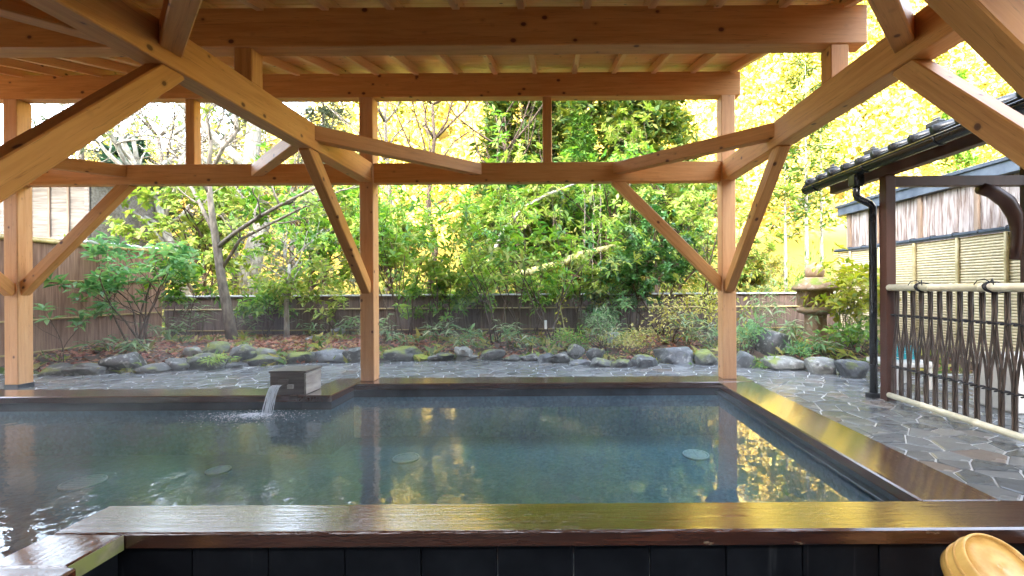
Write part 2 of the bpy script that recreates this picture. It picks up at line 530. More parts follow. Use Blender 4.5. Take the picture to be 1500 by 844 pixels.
def tube_into(bm, pts, radii, n=6, cap=True):
    pts = [Vector(p) for p in pts]
    rings = []
    prev = None
    for i, p in enumerate(pts):
        t = (pts[min(i + 1, len(pts) - 1)] - pts[max(i - 1, 0)])
        t = t.normalized() if t.length > 1e-7 else Vector((0, 0, 1))
        if prev is None:
            a = t.cross(Vector((0, 0, 1)) if abs(t.z) < .9 else Vector((1, 0, 0))).normalized()
        else:
            a = (prev - t * prev.dot(t))
            a = a.normalized() if a.length > 1e-6 else t.orthogonal().normalized()
        prev = a
        b = t.cross(a)
        r = radii[i] if hasattr(radii, '__len__') else radii
        rings.append([bm.verts.new(p + a * (r * math.cos(2 * math.pi * k / n)) + b * (r * math.sin(2 * math.pi * k / n))) for k in range(n)])
    for r0, r1 in zip(rings, rings[1:]):
        for k in range(n):
            bm.faces.new((r0[k], r0[(k + 1) % n], r1[(k + 1) % n], r1[k]))
    if cap and n > 2:
        bm.faces.new(rings[0][::-1]); bm.faces.new(rings[-1])

def tube(name, pts, radii, mat, parent=None, n=8):
    bm = bmesh.new()
    tube_into(bm, pts, radii, n)
    return bm_obj(name, bm, mat, parent, True)

def bamboo_into(bm, p0, p1, r, node=.28, n=8, seed=0):
    p0, p1 = Vector(p0), Vector(p1)
    ln = (p1 - p0).length
    rnd = random.Random(seed)
    pts, rad = [p0], [r]
    t = rnd.uniform(.3, 1) * node
    while t < ln - .03:
        for dt, f in ((-.012, 1.0), (-.004, 1.14), (.004, 1.14), (.012, .97)):
            pts.append(p0.lerp(p1, (t + dt) / ln)); rad.append(r * f)
        t += node * rnd.uniform(.85, 1.1)
    pts.append(p1); rad.append(r * .96)
    tube_into(bm, pts, rad, n)

def bamboo(name, p0, p1, r, mat, parent=None, node=.28, n=8, seed=0):
    bm = bmesh.new()
    bamboo_into(bm, p0, p1, r, node, n, seed)
    o = bm_obj(name, bm, mat, parent, True)
    return o

def lathe(name, prof, mat, parent=None, n=24, loc=None, seg_noise=0.0, seed=0, squash=None):
    bm = bmesh.new()
    rings = []
    for i, (r, z) in enumerate(prof):
        ring = []
        for k in range(n):
            a = 2 * math.pi * k / n
            rr = r
            if squash: rr *= squash(a)
            if seg_noise:
                rr += seg_noise * (noise.noise(Vector((math.cos(a) * 2 + seed, math.sin(a) * 2, z * 6))))
            ring.append(bm.verts.new((max(rr, 1e-4) * math.cos(a), max(rr, 1e-4) * math.sin(a), z)))
        rings.append(ring)
    for r0, r1 in zip(rings, rings[1:]):
        for k in range(n):
            bm.faces.new((r0[k], r0[(k + 1) % n], r1[(k + 1) % n], r1[k]))
    bm.faces.new(rings[0][::-1]); bm.faces.new(rings[-1])
    return bm_obj(name, bm, mat, parent, True, loc)

def fast_mesh(name, verts, nq, k=4):
    """mesh of nq separate k-gons from an (nq*k,3) array"""
    me = bpy.data.meshes.new(name)
    me.vertices.add(nq * k)
    me.vertices.foreach_set("co", np.ascontiguousarray(verts, dtype=np.float32).ravel())
    me.loops.add(nq * k)
    me.loops.foreach_set("vertex_index", np.arange(nq * k, dtype=np.int32))
    me.polygons.add(nq)
    me.polygons.foreach_set("loop_start", np.arange(0, nq * k, k, dtype=np.int32))
    me.update(calc_edges=True)
    return me

def unit(a):
    return a / np.maximum(np.linalg.norm(a, axis=1, keepdims=True), 1e-8)

def leaf_verts(c, d, up, ln, wd, fold=.12, droop=.15, mid=.5):
    """rhombic leaves: c base, d direction, up rough normal; ln, wd arrays"""
    d = unit(d)
    s = unit(np.cross(d, up) + 1e-6)
    n = np.cross(s, d)
    ln = np.asarray(ln)[:, None]; wd = np.asarray(wd)[:, None]
    tip = c + d * ln - n * ln * droop
    m = c + d * ln * mid + n * wd * fold
    v = np.stack([c, m + s * wd * .5, tip, m - s * wd * .5], axis=1)
    return v.reshape(-1, 3)

class Leaves:
    def __init__(self): self.v = []
    def add(self, *a, **k): self.v.append(leaf_verts(*a, **k))
    def build(self, name, mat, parent=None):
        v = np.concatenate(self.v)
        return link(name, fast_mesh(name, v, len(v) // 4), mat, parent)

# ------------------------------------------------------------------ ground and hills
def sheet(name, x0, x1, y0, y1, nx, ny, fz, mat, kind="structure", smooth=True):
    xs = np.linspace(x0, x1, nx); ys = np.linspace(y0, y1, ny)
    vs_, fs = [], []
    for j in range(ny):
        for i in range(nx):
            vs_.append((xs[i], ys[j], fz(xs[i], ys[j])))
    for j in range(ny - 1):
        for i in range(nx - 1):
            a = j * nx + i
            fs.append((a, a + 1, a + nx + 1, a + nx))
    me = bpy.data.meshes.new(name)
    me.from_pydata(vs_, [], fs)
    if smooth: me.polygons.foreach_set("use_smooth", [True] * len(fs))
    o = link(name, me, mat)
    o["kind"] = kind
    return o

sheet('ground', -1500, 1500, -1500, 1500, 2, 2, lambda x, y: -1.2, M['forest_floor'])

def nz(x, y, s, seed=0.0):
    return noise.noise(Vector((x * s + seed, y * s - seed, seed * .37)))

def hill_z(x, y):
    """forest floor behind the garden, rising into the sunlit hillside, higher to the right"""
    base = .05 + .05 * max(0, y - 9) + .25 * nz(x, y, .12)
    steep = .5 + .5 * math.tanh((x + 13) / 14.0)
    rise = max(0, y - 21) * (.20 + .80 * steep)
    rise *= 1 / (1 + max(0, y - 75) * .02)
    return base + rise + (1.8 * nz(x, y, .05, 3.1)) * min(1, max(0, y - 18) / 14)
sheet('hillside', -90, 130, 8.72, 110, 90, 60, hill_z, M['hillmat'])

def shade_ridge_z(x, y):
    return 92.5 * math.exp(-((y + 165) / 70.0) ** 2) * min(1, max(0, (-y - 12) / 30)) + 3 * nz(x, y, .03, 9) - 3.3
sheet('ridge', -500, 400, -340, -12, 60, 40, shade_ridge_z, M['ridge'])  # unseen hill added behind the camera to keep sun off the garden

# ------------------------------------------------------------------ pool
RZ, TH = .07, .07
WZ = -.06
FLZ = -.5
NF = -.5
pool = empty('bathing_pool', (0, 3.4, FLZ))
tag(pool, 'L-shaped hot spring pool with wet dark red-brown timber rim', 'pool')
def pbox(*a, **k):
    k.setdefault('parent', pool)
    return box(*a, **k)
# rim timbers
pbox('rim_timber', -2.085, 2.22, 1.875, 2.12, RZ - TH, RZ, M['wet'], bev=.008)                 # front
pbox('rim_timber', 1.70, 2.07, 2.123, 4.797, RZ - TH, RZ - .002, M['wet'], bev=.008, long='y')   # right
pbox('rim_timber', -2.13, 2.09, 4.80, 5.13, RZ - TH, RZ, M['wet'], bev=.008)                   # back
pbox('rim_timber', -2.46, -2.133, 4.303, 5.13, RZ - TH, RZ - .003, M['wet'], bev=.008, long='y')  # step
pbox('rim_timber', -5.9, -2.463, 4.303, 4.62, RZ - TH, RZ, M['wet'], bev=.008)                 # back, left arm
lt = pbox('rim_timber', -2.09, -1.79, 1.653, 1.872, RZ - TH, RZ - .001, M['wet'], bev=.008, long='y')
pbox('rim_timber', -2.42, -2.088, 1.653, 2.12, RZ - TH, RZ - .003, M['wet'], bev=.008, long='y') if False else None
pbox('worn_edge', -1.789, -1.783, 1.66, 1.87, RZ - TH + .004, RZ - .006, M['worn'], bev=0)
pbox('rim_timber', -5.9, -1.74, 1.38, 1.65, RZ - TH, RZ, M['wet'], bev=.008)                   # front, left arm
pbox('rim_timber', -5.9, -5.58, 1.653, 4.30, RZ - TH, RZ - .002, M['wet'], bev=.008, long='y')
# walls under the rim
pbox('pool_wall', -2.40, 1.98, 4.82, 5.10, FLZ, -.001, M['poolwall'], bev=0)
pbox('pool_wall', 1.72, 2.04, 2.10, 4.819, FLZ, -.001, M['poolwall'], bev=0)
pbox('pool_wall', -2.42, -2.15, 4.33, 4.819, FLZ, -.001, M['poolwall'], bev=0)
pbox('pool_wall', -5.85, -2.421, 4.33, 4.60, FLZ, -.001, M['poolwall'], bev=0)
pbox('pool_wall', -2.065, 2.05, 1.93, 2.099, FLZ, -.001, M['poolwall'], bev=0)
pbox('pool_wall', -2.065, -1.85, 1.60, 1.929, FLZ, -.001, M['poolwall'], bev=0)
pbox('pool_wall', -5.6, -2.066, 1.44, 1.63, FLZ, -.001, M['poolwall'], bev=0)
pbox('pool_wall', -5.85, -5.601, 1.44, 4.329, FLZ, -.001, M['poolwall'], bev=0)
pbox('ledge', 1.672, 1.719, 2.101, 4.818, -.052, -.034, M['poolwall'], bev=.003)
pbox('pool_floor', -5.86, 2.05, 1.42, 5.10, FLZ - .06, FLZ - .002, M['poolfloor'], bev=0)
# outer cladding: black slabs, one by one, pale grout behind
pbox('grout', -1.85, 2.12, 1.918, 1.929, NF, -.002, M['mortar'], bev=0)
x = -1.84
while x < 2.1:
    w = .318
    pbox('wall_slab', x, min(x + w - .006, 2.14), 1.896, 1.917, NF + .001, -.004, M['slab'], bev=.002)
    x += w
y = 1.40
pbox('wall_slab', -1.849, -1.828, 1.44, 1.66, NF + .001, -.004, M['slab'], bev=.002)
pbox('wall_slab', -1.849, -1.828, 1.666, 1.892, NF + .001, -.004, M['slab'], bev=.002)
# drain covers on the floor
def drain(px, py, rpx):
    d = gd(px, py, FLZ)
    r = rpx / F * d
    o = lathe('drain_cover', [(r, 0), (r, .012), (r * .9, .016), (r * .88, .010), (.001, .010)], M['draingap'], pool, 28, (gx(px, d), d - 3.4, 0))
    bm = bmesh.new()
    for k in range(7):
        yy = -r * .8 + k * r * .266
        hw = math.sqrt(max(0, (r * .86) ** 2 - yy ** 2))
        for s in (-1, 1):
            bmesh.ops.create_cube(bm, size=1, matrix=Matrix.Translation((0 + s * hw * .5, yy, .011)) @ Matrix.Diagonal((hw * .93, r * .15, .008, 1)))
    bm_obj('grate', bm, M['drain'], o)
    bm = bmesh.new()
    pts = [(r * .95 * math.cos(a), r * .95 * math.sin(a), .014) for a in np.linspace(0, 2 * math.pi, 29)]
    tube_into(bm, pts, r * .06, 6, False)
    bm_obj('ring', bm, M['drain'], o, True)
for p in ((593, 672, 19), (1018, 667, 19), (318, 690, 16), (120, 708, 26)):
    drain(*p)

# water: an L-shaped sheet
bm = bmesh.new()
outline = [(-5.60, 1.631), (-2.066, 1.631), (-2.066, 2.10), (1.719, 2.10), (1.719, 4.819), (-2.149, 4.819), (-2.149, 4.329), (-5.60, 4.329)]
bm.faces.new([bm.verts.new((x, y, 0)) for x, y in outline])
bmesh.ops.triangulate(bm, faces=bm.faces[:])
w = bm_obj('water', bm, M['water'])
w.location = (0, 0, WZ)
w["kind"] = "structure"

nf = sheet('near_floor', -7, 7, -4, 1.92, 2, 2, lambda x, y: NF - .004, M['nearfloor'])

# ------------------------------------------------------------------ paving: every flagstone its own piece
EDGE = [(-9.5, 5.75), (-6.2, 5.8), (-5.4, 5.95), (-4.4, 6.25), (-3.4, 6.55), (-2.4, 6.75), (-1, 6.82), (.3, 6.65), (1.2, 6.45), (2.0, 6.35), (2.7, 6.25), (3.2, 6.0), (3.8, 5.75), (4.6, 5.45), (5.6, 5.3)]
def edge_y(x):
    xs = [e[0] for e in EDGE]; ys = [e[1] for e in EDGE]
    return float(np.interp(x, xs, ys))
bm = bmesh.new()
def quad(x0, x1, y0, y1, z):
    bm.faces.new([bm.verts.new(p) for p in ((x0, y0, z), (x1, y0, z), (x1, y1, z), (x0, y1, z))])
quad(-10, 2.0, 5.0, 7.3, -.005)
quad(2.0, 5.4, -1, 7.3, -.005)
quad(-10, -2.2, 4.5, 5.0, -.005)
quad(-10, -5.8, 1.0, 4.5, -.005)
paving = bm_obj('paving', bm, M['mortar'])
paving["kind"] = "structure"

rng = random.Random(5)
sites = []
def in_region(x, y):
    if y > edge_y(x) + .05: return False
    if x > 5.3 or x < -9.2: return False
    if x > 2.0: return y > .6
    if y > 5.06: return True
    if x < -2.3 and y > 4.55: return True
    return False
GX, GY = .205, .16
j = 0
yy = .3
while yy < 7.2:
    xx = -9.6 + (GX / 2 if j % 2 else 0)
    while xx < 5.8:
        sites.append((xx + rng.uniform(-.088, .088), yy + rng.uniform(-.07, .07)))
        xx += GX
    yy += GY; j += 1
sites_a = np.array(sites)
def cell(i):
    p = sites_a[i]
    poly = [(p[0] - .5, p[1] - .5), (p[0] + .5, p[1] - .5), (p[0] + .5, p[1] + .5), (p[0] - .5, p[1] + .5)]
    d = np.hypot(sites_a[:, 0] - p[0], sites_a[:, 1] - p[1])
    for k in np.argsort(d)[1:16]:
        q = sites_a[k]
        m_ = (p + q) / 2; nrm = q - p
        out = []
        for a in range(len(poly)):
            A, B = poly[a], poly[(a + 1) % len(poly)]
            da = (A[0] - m_[0]) * nrm[0] + (A[1] - m_[1]) * nrm[1]
            db = (B[0] - m_[0]) * nrm[0] + (B[1] - m_[1]) * nrm[1]
            if da <= 0: out.append(A)
            if (da < 0) != (db < 0) and abs(da - db) > 1e-12:
                t = da / (da - db)
                out.append((A[0] + (B[0] - A[0]) * t, A[1] + (B[1] - A[1]) * t))
        poly = out
        if len(poly) < 3: return None
    return poly
def stone_into(bm, poly, cx, cy, z):
    n = len(poly)
    def ring(gap, zz):
        vs_ = []
        for (px_, py_) in poly:
            dx, dy = px_ - cx, py_ - cy
            r = math.hypot(dx, dy)
            f = max(.1, (r - gap) / r)
            vs_.append(bm.verts.new((dx * f + offx, dy * f + offy, zz)))
        return vs_
    r0 = ring(.0065, -.012); r1 = ring(.0065, z - .004); r2 = ring(.015, z)
    for a, b in ((r0, r1), (r1, r2)):
        for k in range(n):
            bm.faces.new((a[k], a[(k + 1) % n], b[(k + 1) % n], b[k]))
    bm.faces.new(r2)
cells = []
for i, (sx, sy) in enumerate(sites):
    if not in_region(sx, sy): continue
    poly = cell(i)
    if poly is None: continue
    # drop near-duplicate corners
    cl = [poly[0]]
    for p in poly[1:]:
        if math.hypot(p[0] - cl[-1][0], p[1] - cl[-1][1]) > .02: cl.append(p)
    if math.hypot(cl[0][0] - cl[-1][0], cl[0][1] - cl[-1][1]) < .02: cl.pop()
    if len(cl) < 3: continue
    cx = sum(p[0] for p in cl) / len(cl); cy = sum(p[1] for p in cl) / len(cl)
    px_ = VX + F * cx / cy
    vis = 1 / cy ** 3 if -80 < px_ < 1580 else 0
    if cx > 3.25: vis *= .15
    cells.append((vis, cl, cx, cy))
cells.sort(key=lambda c: -c[0])
rest = bmesh.new()
for k, (vis, cl, cx, cy) in enumerate(cells):
    z = rng.uniform(-.001, .006)
    if k < 300:
        b2 = bmesh.new(); offx = offy = 0.0
        stone_into(b2, cl, cx, cy, z)
        bm_obj('paving_stone', b2, M['paver'], paving, loc=(cx, cy, 0))
    else:
        offx, offy = cx, cy
        stone_into(rest, cl, cx, cy, z)
o = bm_obj('paving_stones', rest, M['paver'], paving)
o["kind"] = "stuff"

# ------------------------------------------------------------------ timber pavilion
PY = 5.02                      # plane of the back posts
NY = 1.18                      # plane of the front posts
AX, BX, CX = -2.06, 1.88, -5.93
LB0, LB1 = CAMZ + 1.158, CAMZ + 1.373     # tie beams, bottom and top
UP0, UP1 = CAMZ + 2.09, CAMZ + 2.35       # top purlin over the back posts
MB0, MB1, MY = CAMZ + 1.60, CAMZ + 1.857, 3.06
pav = empty('timber_pavilion', (-2.0, 3.2, 0))
tag(pav, 'open pine pavilion with braced posts and a raftered roof over the pool', 'pavilion')
def pv(name, p0, p1, w, h, mat='pine', **k):
    return beam(name, p0, p1, w, h, M[mat], pav, **k)
PW = .15
for X in (AX, BX, CX):
    zb = RZ if X != CX else 0.0
    pv('post', (X, PY, zb), (X, PY, UP0), PW, PW, 'pine_post', up=(0, 1, 0))
    zb2 = NF if X != CX else 0.0
    pv('post', (X, NY, zb2), (X, NY, LB0), PW, PW, 'pine', up=(0, 1, 0))
sh = box('post_shoe', CX - .079, CX + .079, PY - .079, PY + .079, 0.0, .055, M['metal_dark'], pav, .003)
zc = (LB0 + LB1) / 2; hb = LB1 - LB0
# tie beams across
def seg(x0, x1, y, z0, z1, t, name='tie_beam'):
    pv(name, (x0, y, (z0 + z1) / 2), (x1, y, (z0 + z1) / 2), t, z1 - z0)
e = PW / 2
seg(AX + e, BX - e, PY, LB0, LB1, .12)
seg(CX + e, AX - e, PY, LB0, LB1, .12)
seg(-8.6, CX - e, PY, LB0, LB1, .12)
seg(-8.6, BX + .25, NY, LB0, LB1, .13)
# beams running from the back posts toward the front
for X in (AX, BX, CX):
    pv('tie_beam', (X, NY + .066, zc), (X, PY - e, zc), .135, hb - .004)
# purlins
seg(-8.8, 2.02, PY, UP0, UP1, .13, 'purlin')
seg(-8.8, 2.06, MY, MB0, MB1, .13, 'purlin')
# short struts under the purlins
for X in (AX, BX, CX):
    pv('strut', (X, MY, LB1 - .002), (X, MY, MB0), .12, .118, up=(0, 1, 0))
for X in ((AX + BX) / 2, (AX + CX) / 2):
    pv('strut', (X, PY, LB1), (X, PY, UP0), .10, .10, up=(0, 1, 0))
# braces: knee braces up from the posts, level angle braces between the beams
KN = 1.20
def knee(X, Y, dx, dy):
    z0 = LB0 - KN
    s = .06
    pv('knee_brace', (X + dx * .03, Y + dy * .03, z0 + .03), (X + dx * (KN + .03), Y + dy * (KN + .03), LB0 + .03), .095, .115)
for X in (AX, BX, CX):
    knee(X, PY - .03, 0, -1)
    knee(X, NY + .03, 0, 1)
knee(BX, PY, -1, 0); knee(CX, PY, 1, 0); knee(BX, NY, -1, 0); knee(CX, NY, 1, 0)
HI = 1.22
def angle(X, Y, dx, dy):
    zz = zc + .035
    pv('angle_brace', (X + dx * .03, Y + dy * (HI + .0), zz), (X + dx * HI, Y + dy * .03, zz), .10, .125)
for X in (AX, BX, CX):
    for dx in (-1, 1):
        if X == BX and dx == 1: continue
        angle(X, PY, dx, -1)
        angle(X, NY, dx, 1)
# rafters and roof boards
SL = (UP1 - MB1) / (PY - MY)
def roof_z(y): return UP1 + (y - PY) * SL
RH = .085
ry0, ry1 = .35, 5.75
ang = math.atan(SL)
rx = 1.93
raf = box_mesh('rafter', math.hypot(ry1 - ry0, roof_z(ry1) - roof_z(ry0)), .05, RH, .003)
while rx > -8.7:
    o = link('rafter', raf, M['pine_pale'], pav)
    mt = Matrix.Translation((rx, (ry0 + ry1) / 2, roof_z((ry0 + ry1) / 2) + RH / 2 - .004)) @ Matrix.Rotation(ang, 4, 'X') @ Matrix.Rotation(math.pi / 2, 4, 'Z')
    o.matrix_basis = pav.matrix_basis.inverted() @ mt
    rx -= .43
bw = .15
rb = box_mesh('roof_board', 10.9, bw - .004, .014, .002)
ll = math.hypot(ry1 - ry0, roof_z(ry1) - roof_z(ry0))
nb = int(ll / bw)
for k in range(nb):
    yy = ry0 + (k + .5) * (ry1 - ry0) / nb
    o = link('roof_board', rb, M['roofboard'], pav)
    mt = Matrix.Translation((-3.35, yy, roof_z(yy) + RH + .007)) @ Matrix.Rotation(ang, 4, 'X')
    o.matrix_basis = pav.matrix_basis.inverted() @ mt
o = link('roof_sheet', box_mesh('roof_sheet', 11.0, ll + .1, .02, .003), M['tile'], pav)
mt = Matrix.Translation((-3.35, (ry0 + ry1) / 2, roof_z((ry0 + ry1) / 2) + RH + .03)) @ Matrix.Rotation(ang, 4, 'X')
o.matrix_basis = pav.matrix_basis.inverted() @ mt

# ------------------------------------------------------------------ spout box and stream
SBX0, SBX1 = -2.73, -2.39
sb = empty('spout_box', (-2.56, 4.47, RZ))
tag(sb, 'dark wooden spout box on the back rim pouring hot water into the pool', 'spout box')
box('body', SBX0, SBX1 - .018, 4.33, 4.62, RZ, RZ + .205, M['boxwood'], sb, .004)
box('side_panel', SBX1 - .017, SBX1, 4.335, 4.615, RZ, RZ + .2, M['boxside'], sb, .003, long='y')
box('lid', SBX0 - .008, SBX1 + .008, 4.318, 4.635, RZ + .207, RZ + .228, M['boxwood'], sb, .004)
box('outlet_block', -2.63, -2.55, 4.296, 4.329, RZ + .105, RZ + .15, M['boxwood'], sb, .004)
box('trough', -2.665, -2.575, 4.262, 4.327, RZ + .082, RZ + .102, M['boxwood'], sb, .003)
box('peg', -2.555, -2.50, 4.304, 4.329, RZ + .06, RZ + .10, M['boxside'], sb, .003)
bm = bmesh.new()
rs = random.Random(3)
for k in range(22):
    ox = -2.665 + .088 * (k + .5) / 22
    pts, rad = [], []
    vx, vy = rs.uniform(-.22, -.10), rs.uniform(-.50, -.36)
    for i in range(9):
        t = i / 8 * .222
        pts.append((ox + vx * t + rs.uniform(-.002, .002), 4.262 + vy * t, RZ + .103 - 4.9 * t * t))
        rad.append(rs.uniform(.0014, .0046) * (1 - .2 * i / 8))
    pts[-1] = (pts[-1][0], pts[-1][1], WZ - .01)
    tube_into(bm, pts, rad, 6)
st = bm_obj('water_stream', bm, M['stream'], None, True)
tag(st, 'stream of clear water falling from the spout box into the pool', 'water')
bm = bmesh.new()
for k in range(1500):
    a = rs.uniform(0, 2 * math.pi); r = abs(rs.gauss(0, .17))
    cx_, cy_ = -2.74 + r * math.cos(a) * 1.7, 4.09 + r * math.sin(a) * .75
    if cy_ > 4.30 or cx_ < -5: continue
    s = rs.uniform(.0012, .0046)
    bmesh.ops.create_icosphere(bm, subdivisions=1, radius=s, matrix=Matrix.Translation((cx_, cy_, WZ + s * .15 + max(0, .10 - r) * rs.uniform(0, .22))) @ Matrix.Diagonal((1.3, 1, .45 if r > .1 else .9, 1)))
spl = bm_obj('splash', bm, M['stream'], None, True)
tag(spl, 'white splash drops and bubbles where the stream hits the pool', 'splash', kind='stuff')

# ------------------------------------------------------------------ garden bed, edging stones
def bed_z(x, y):
    t = (y - edge_y(x)) / 1.4
    return -.05 + .17 * min(1, max(0, t * 2.2)) + .09 * min(1, max(0, t)) + .03 * nz(x, y, 1.6, 2.2)
xs = np.linspace(-9.0, 5.30, 110)
vs_, fs = [], []
NR = 16
for x in xs:
    e0 = edge_y(x) + .02
    for r in range(NR):
        y = e0 + (8.70 - e0) * r / (NR - 1)
        vs_.append((x, y, bed_z(x, y)))
for i in range(len(xs) - 1):
    for r in range(NR - 1):
        a = i * NR + r
        fs.append((a, a + NR, a + NR + 1, a + 1))
me = bpy.data.meshes.new('garden_bed')
me.from_pydata(vs_, [], fs)
me.polygons.foreach_set("use_smooth", [True] * len(fs))
bed = link('garden_bed', me, M['soil'])
bed["kind"] = "structure"

def rock_mesh(name, sx, sy, sz, seed, sub=4, rough=.34, blocky=.30):
    bm = bmesh.new()
    bmesh.ops.create_icosphere(bm, subdivisions=sub, radius=1)
    pr = random.Random(int(seed * 1000))
    planes = []
    for _ in range(9):
        planes.append((Vector((pr.gauss(0, 1), pr.gauss(0, 1), pr.gauss(0, .8))).normalized(), pr.uniform(.62, .95)))
    for v in bm.verts:
        p = v.co.copy()
        q = Vector([math.copysign(abs(c) ** (1 - blocky), c) for c in p])
        f = 1 + rough * noise.noise(p * 1.1 + Vector((seed * 7.1, seed, 0))) + rough * .45 * noise.noise(p * 2.6 + Vector((seed, 3, seed))) + rough * .2 * noise.noise(p * 6 + Vector((seed, 3, seed)))
        q *= f
        for nn_, off_ in planes:
            dd_ = q.dot(nn_) - off_
            if dd_ > 0: q = q - nn_ * dd_ * .85
        q *= 1 + rough * .12 * noise.noise(p * 9 + Vector((seed, 1, seed)))
        v.co = (q.x * sx, q.y * sy, q.z * sz)
    me = bpy.data.meshes.new(name)
    bm.to_mesh(me); bm.free()
    me.polygons.foreach_set("use_smooth", [True] * len(me.polygons))
    return me

ORD = ['first', 'second', 'third', 'fourth', 'fifth', 'sixth', 'seventh', 'eighth', 'ninth', 'tenth', 'eleventh', 'twelfth', 'thirteenth', 'fourteenth', 'fifteenth', 'sixteenth', 'seventeenth', 'eighteenth', 'nineteenth', 'twentieth', 'twenty-first', 'twenty-second', 'twenty-third', 'twenty-fourth', 'twenty-fifth', 'twenty-sixth', 'twenty-seventh', 'twenty-eighth', 'twenty-ninth', 'thirtieth']
STONES = [  # x0, x1, y0, y1, base height, material, wording (None: front row, counted)
    (46, 84, 531, 550, 0, 'stone', None), (82, 136, 531, 550, 0, 'stone', None), (140, 192, 512, 546, 0, 'stone_dark', None),
    (188, 232, 530, 547, 0, 'stone', None), (229, 270, 523, 543, 0, 'stone', None), (266, 318, 515, 541, 0, 'stone_moss', None),
    (318, 356, 530, 539, 0, 'stone_blue', None), (345, 402, 518, 536, 0, 'stone_moss', None), (402, 454, 514, 533, 0, 'stone_moss', None),
    (453, 500, 509, 532, 0, 'stone_blue', None), (499, 532, 506, 531, 0, 'stone', None), (562, 612, 505, 529, 0, 'stone_moss', None),
    (621, 645, 519, 529, 0, 'stone', None), (634, 664, 514, 527, .02, 'stone', None), (666, 696, 516, 528, 0, 'stone_pale', None), (698, 736, 509, 528, 0, 'stone', None),
    (737, 762, 519, 529, 0, 'stone', None), (760, 788, 517, 529, 0, 'stone', None), (786, 809, 515, 531, 0, 'stone_blue', None),
    (806, 834, 515, 532, 0, 'stone', None), (833, 862, 525, 535, 0, 'stone_blue', None), (864, 898, 523, 538, 0, 'stone', None),
    (896, 928, 526, 539, 0, 'stone', None), (926, 966, 518, 538, 0, 'stone_blue', None), (963, 1021, 504, 533, 0, 'stone_blue', None),
    (1018, 1058, 509, 535, 0, 'stone_moss', None), (1080, 1114, 508, 538, 0, 'stone_blue', None), (1127, 1188, 521, 543, 0, 'stone_pale', None),
    (1190, 1240, 522, 548, 0, 'stone_pale', None), (1239, 1290, 523, 554, 0, 'stone_blue', None),
    (256, 288, 507, 522, .13, 'stone_pale', 'white-topped stone behind the mossy edging left of the maple trunk'),
    (284, 322, 499, 518, .15, 'stone_moss', 'dark mossy stone just left of the maple trunk base'),
    (328, 366, 503, 526, .10, 'stone', 'grey stone in front of the maple trunk above the fern'),
    (364, 392, 508, 521, .12, 'stone_pale', 'small pale stone behind the flat mossy edging right of the maple'),
    (443, 466, 489, 501, .18, 'stone_pale', 'small flat pale stone lying alone in the red leaf litter'),
    (478, 499, 479, 492, .21, 'stone_pale', 'round pale stone in the litter close to the plank fence'),
    (601, 623, 518, 529, 0, 'moss', 'little stone fully wrapped in bright green moss right of the middle post'),
    (664, 688, 505, 521, .08, 'stone_pale', 'upright pale stone behind the edging left of the pavilion centre'),
    (831, 855, 500, 521, .10, 'stone', 'grey stone set back behind the edging under the yellow vine'),
    (857, 887, 508, 525, .08, 'stone_moss', 'brownish mossy stone set back behind the edging by the golden shrub'),
    (890, 911, 481, 503, .18, 'stone_pale', 'tall pale stone standing at the left side of the golden shrub'),
]
front_i = 0
for k, (x0, x1, y0, y1, zb, mt_, word) in enumerate(STONES):
    xc = (x0 + x1) / 2
    d = gd(xc, y1, zb)
    hw = (x1 - x0) / 2 / F * d
    hh = (y1 - y0) / F * d
    dep = min(hw * .8, .22)
    me = rock_mesh('edging_stone', hw * 1.02, dep, hh * .56, k * 1.37 + .5)
    o = link('edging_stone' if word is None else 'garden_stone', me, M[mt_], None, (gx(xc, d), d + dep, zb + hh * .27))
    o.rotation_euler = (0, 0, rng.uniform(-.15, .15))
    tone = {'stone': 'plain grey', 'stone_moss': 'moss-topped', 'stone_pale': 'pale grey', 'stone_blue': 'blue-grey', 'stone_dark': 'large dark'}.get(mt_, 'grey')
    if word is None:
        side = 'front row of bed edging'
        tag(o, '%s edging stone, %s from the left along the paving' % (tone, ORD[front_i]), 'stone', 'edging stones of the garden bed')
        front_i += 1
    else:
        tag(o, word, 'stone', 'stones set back in the garden bed')
d = gd(1137, 527, .02)
o = link('boulder', rock_mesh('boulder', .30, .28, .285, 21.3, 4, .16, .5), M['stone_dark'], None, (gx(1138, d), d + .22, .235))
tag(o, 'large dark boulder with whitish lichen face left of the stone lantern', 'boulder')

# fallen leaves on the bed
rn = np.random.default_rng(8)
n = 9000
lx = np.concatenate([rn.uniform(-7.3, -2.0, 5600), rn.uniform(-2.0, 2.6, 2600), rn.uniform(2.6, 5.2, 800)])
ly = np.array([edge_y(x) + .16 + (8.6 - edge_y(x) - .16) * t ** 1.25 for x, t in zip(lx, rn.uniform(0, 1, n))])
lz = np.array([bed_z(x, y) for x, y in zip(lx, ly)]) + rn.uniform(.003, .025, n)
a = rn.uniform(0, 2 * np.pi, n)
dr = np.stack([np.cos(a), np.sin(a), rn.uniform(-.3, .3, n)], 1)
upv = np.stack([rn.normal(0, .45, n), rn.normal(0, .45, n), np.ones(n)], 1)
lv = Leaves()
lv.add(np.stack([lx, ly, lz], 1), dr, upv, rn.uniform(.05, .10, n), rn.uniform(.03, .06, n))
o = lv.build('leaf_litter', L['litter'])
tag(o, 'red-brown fallen leaves covering the garden bed', 'leaf litter', kind='stuff')

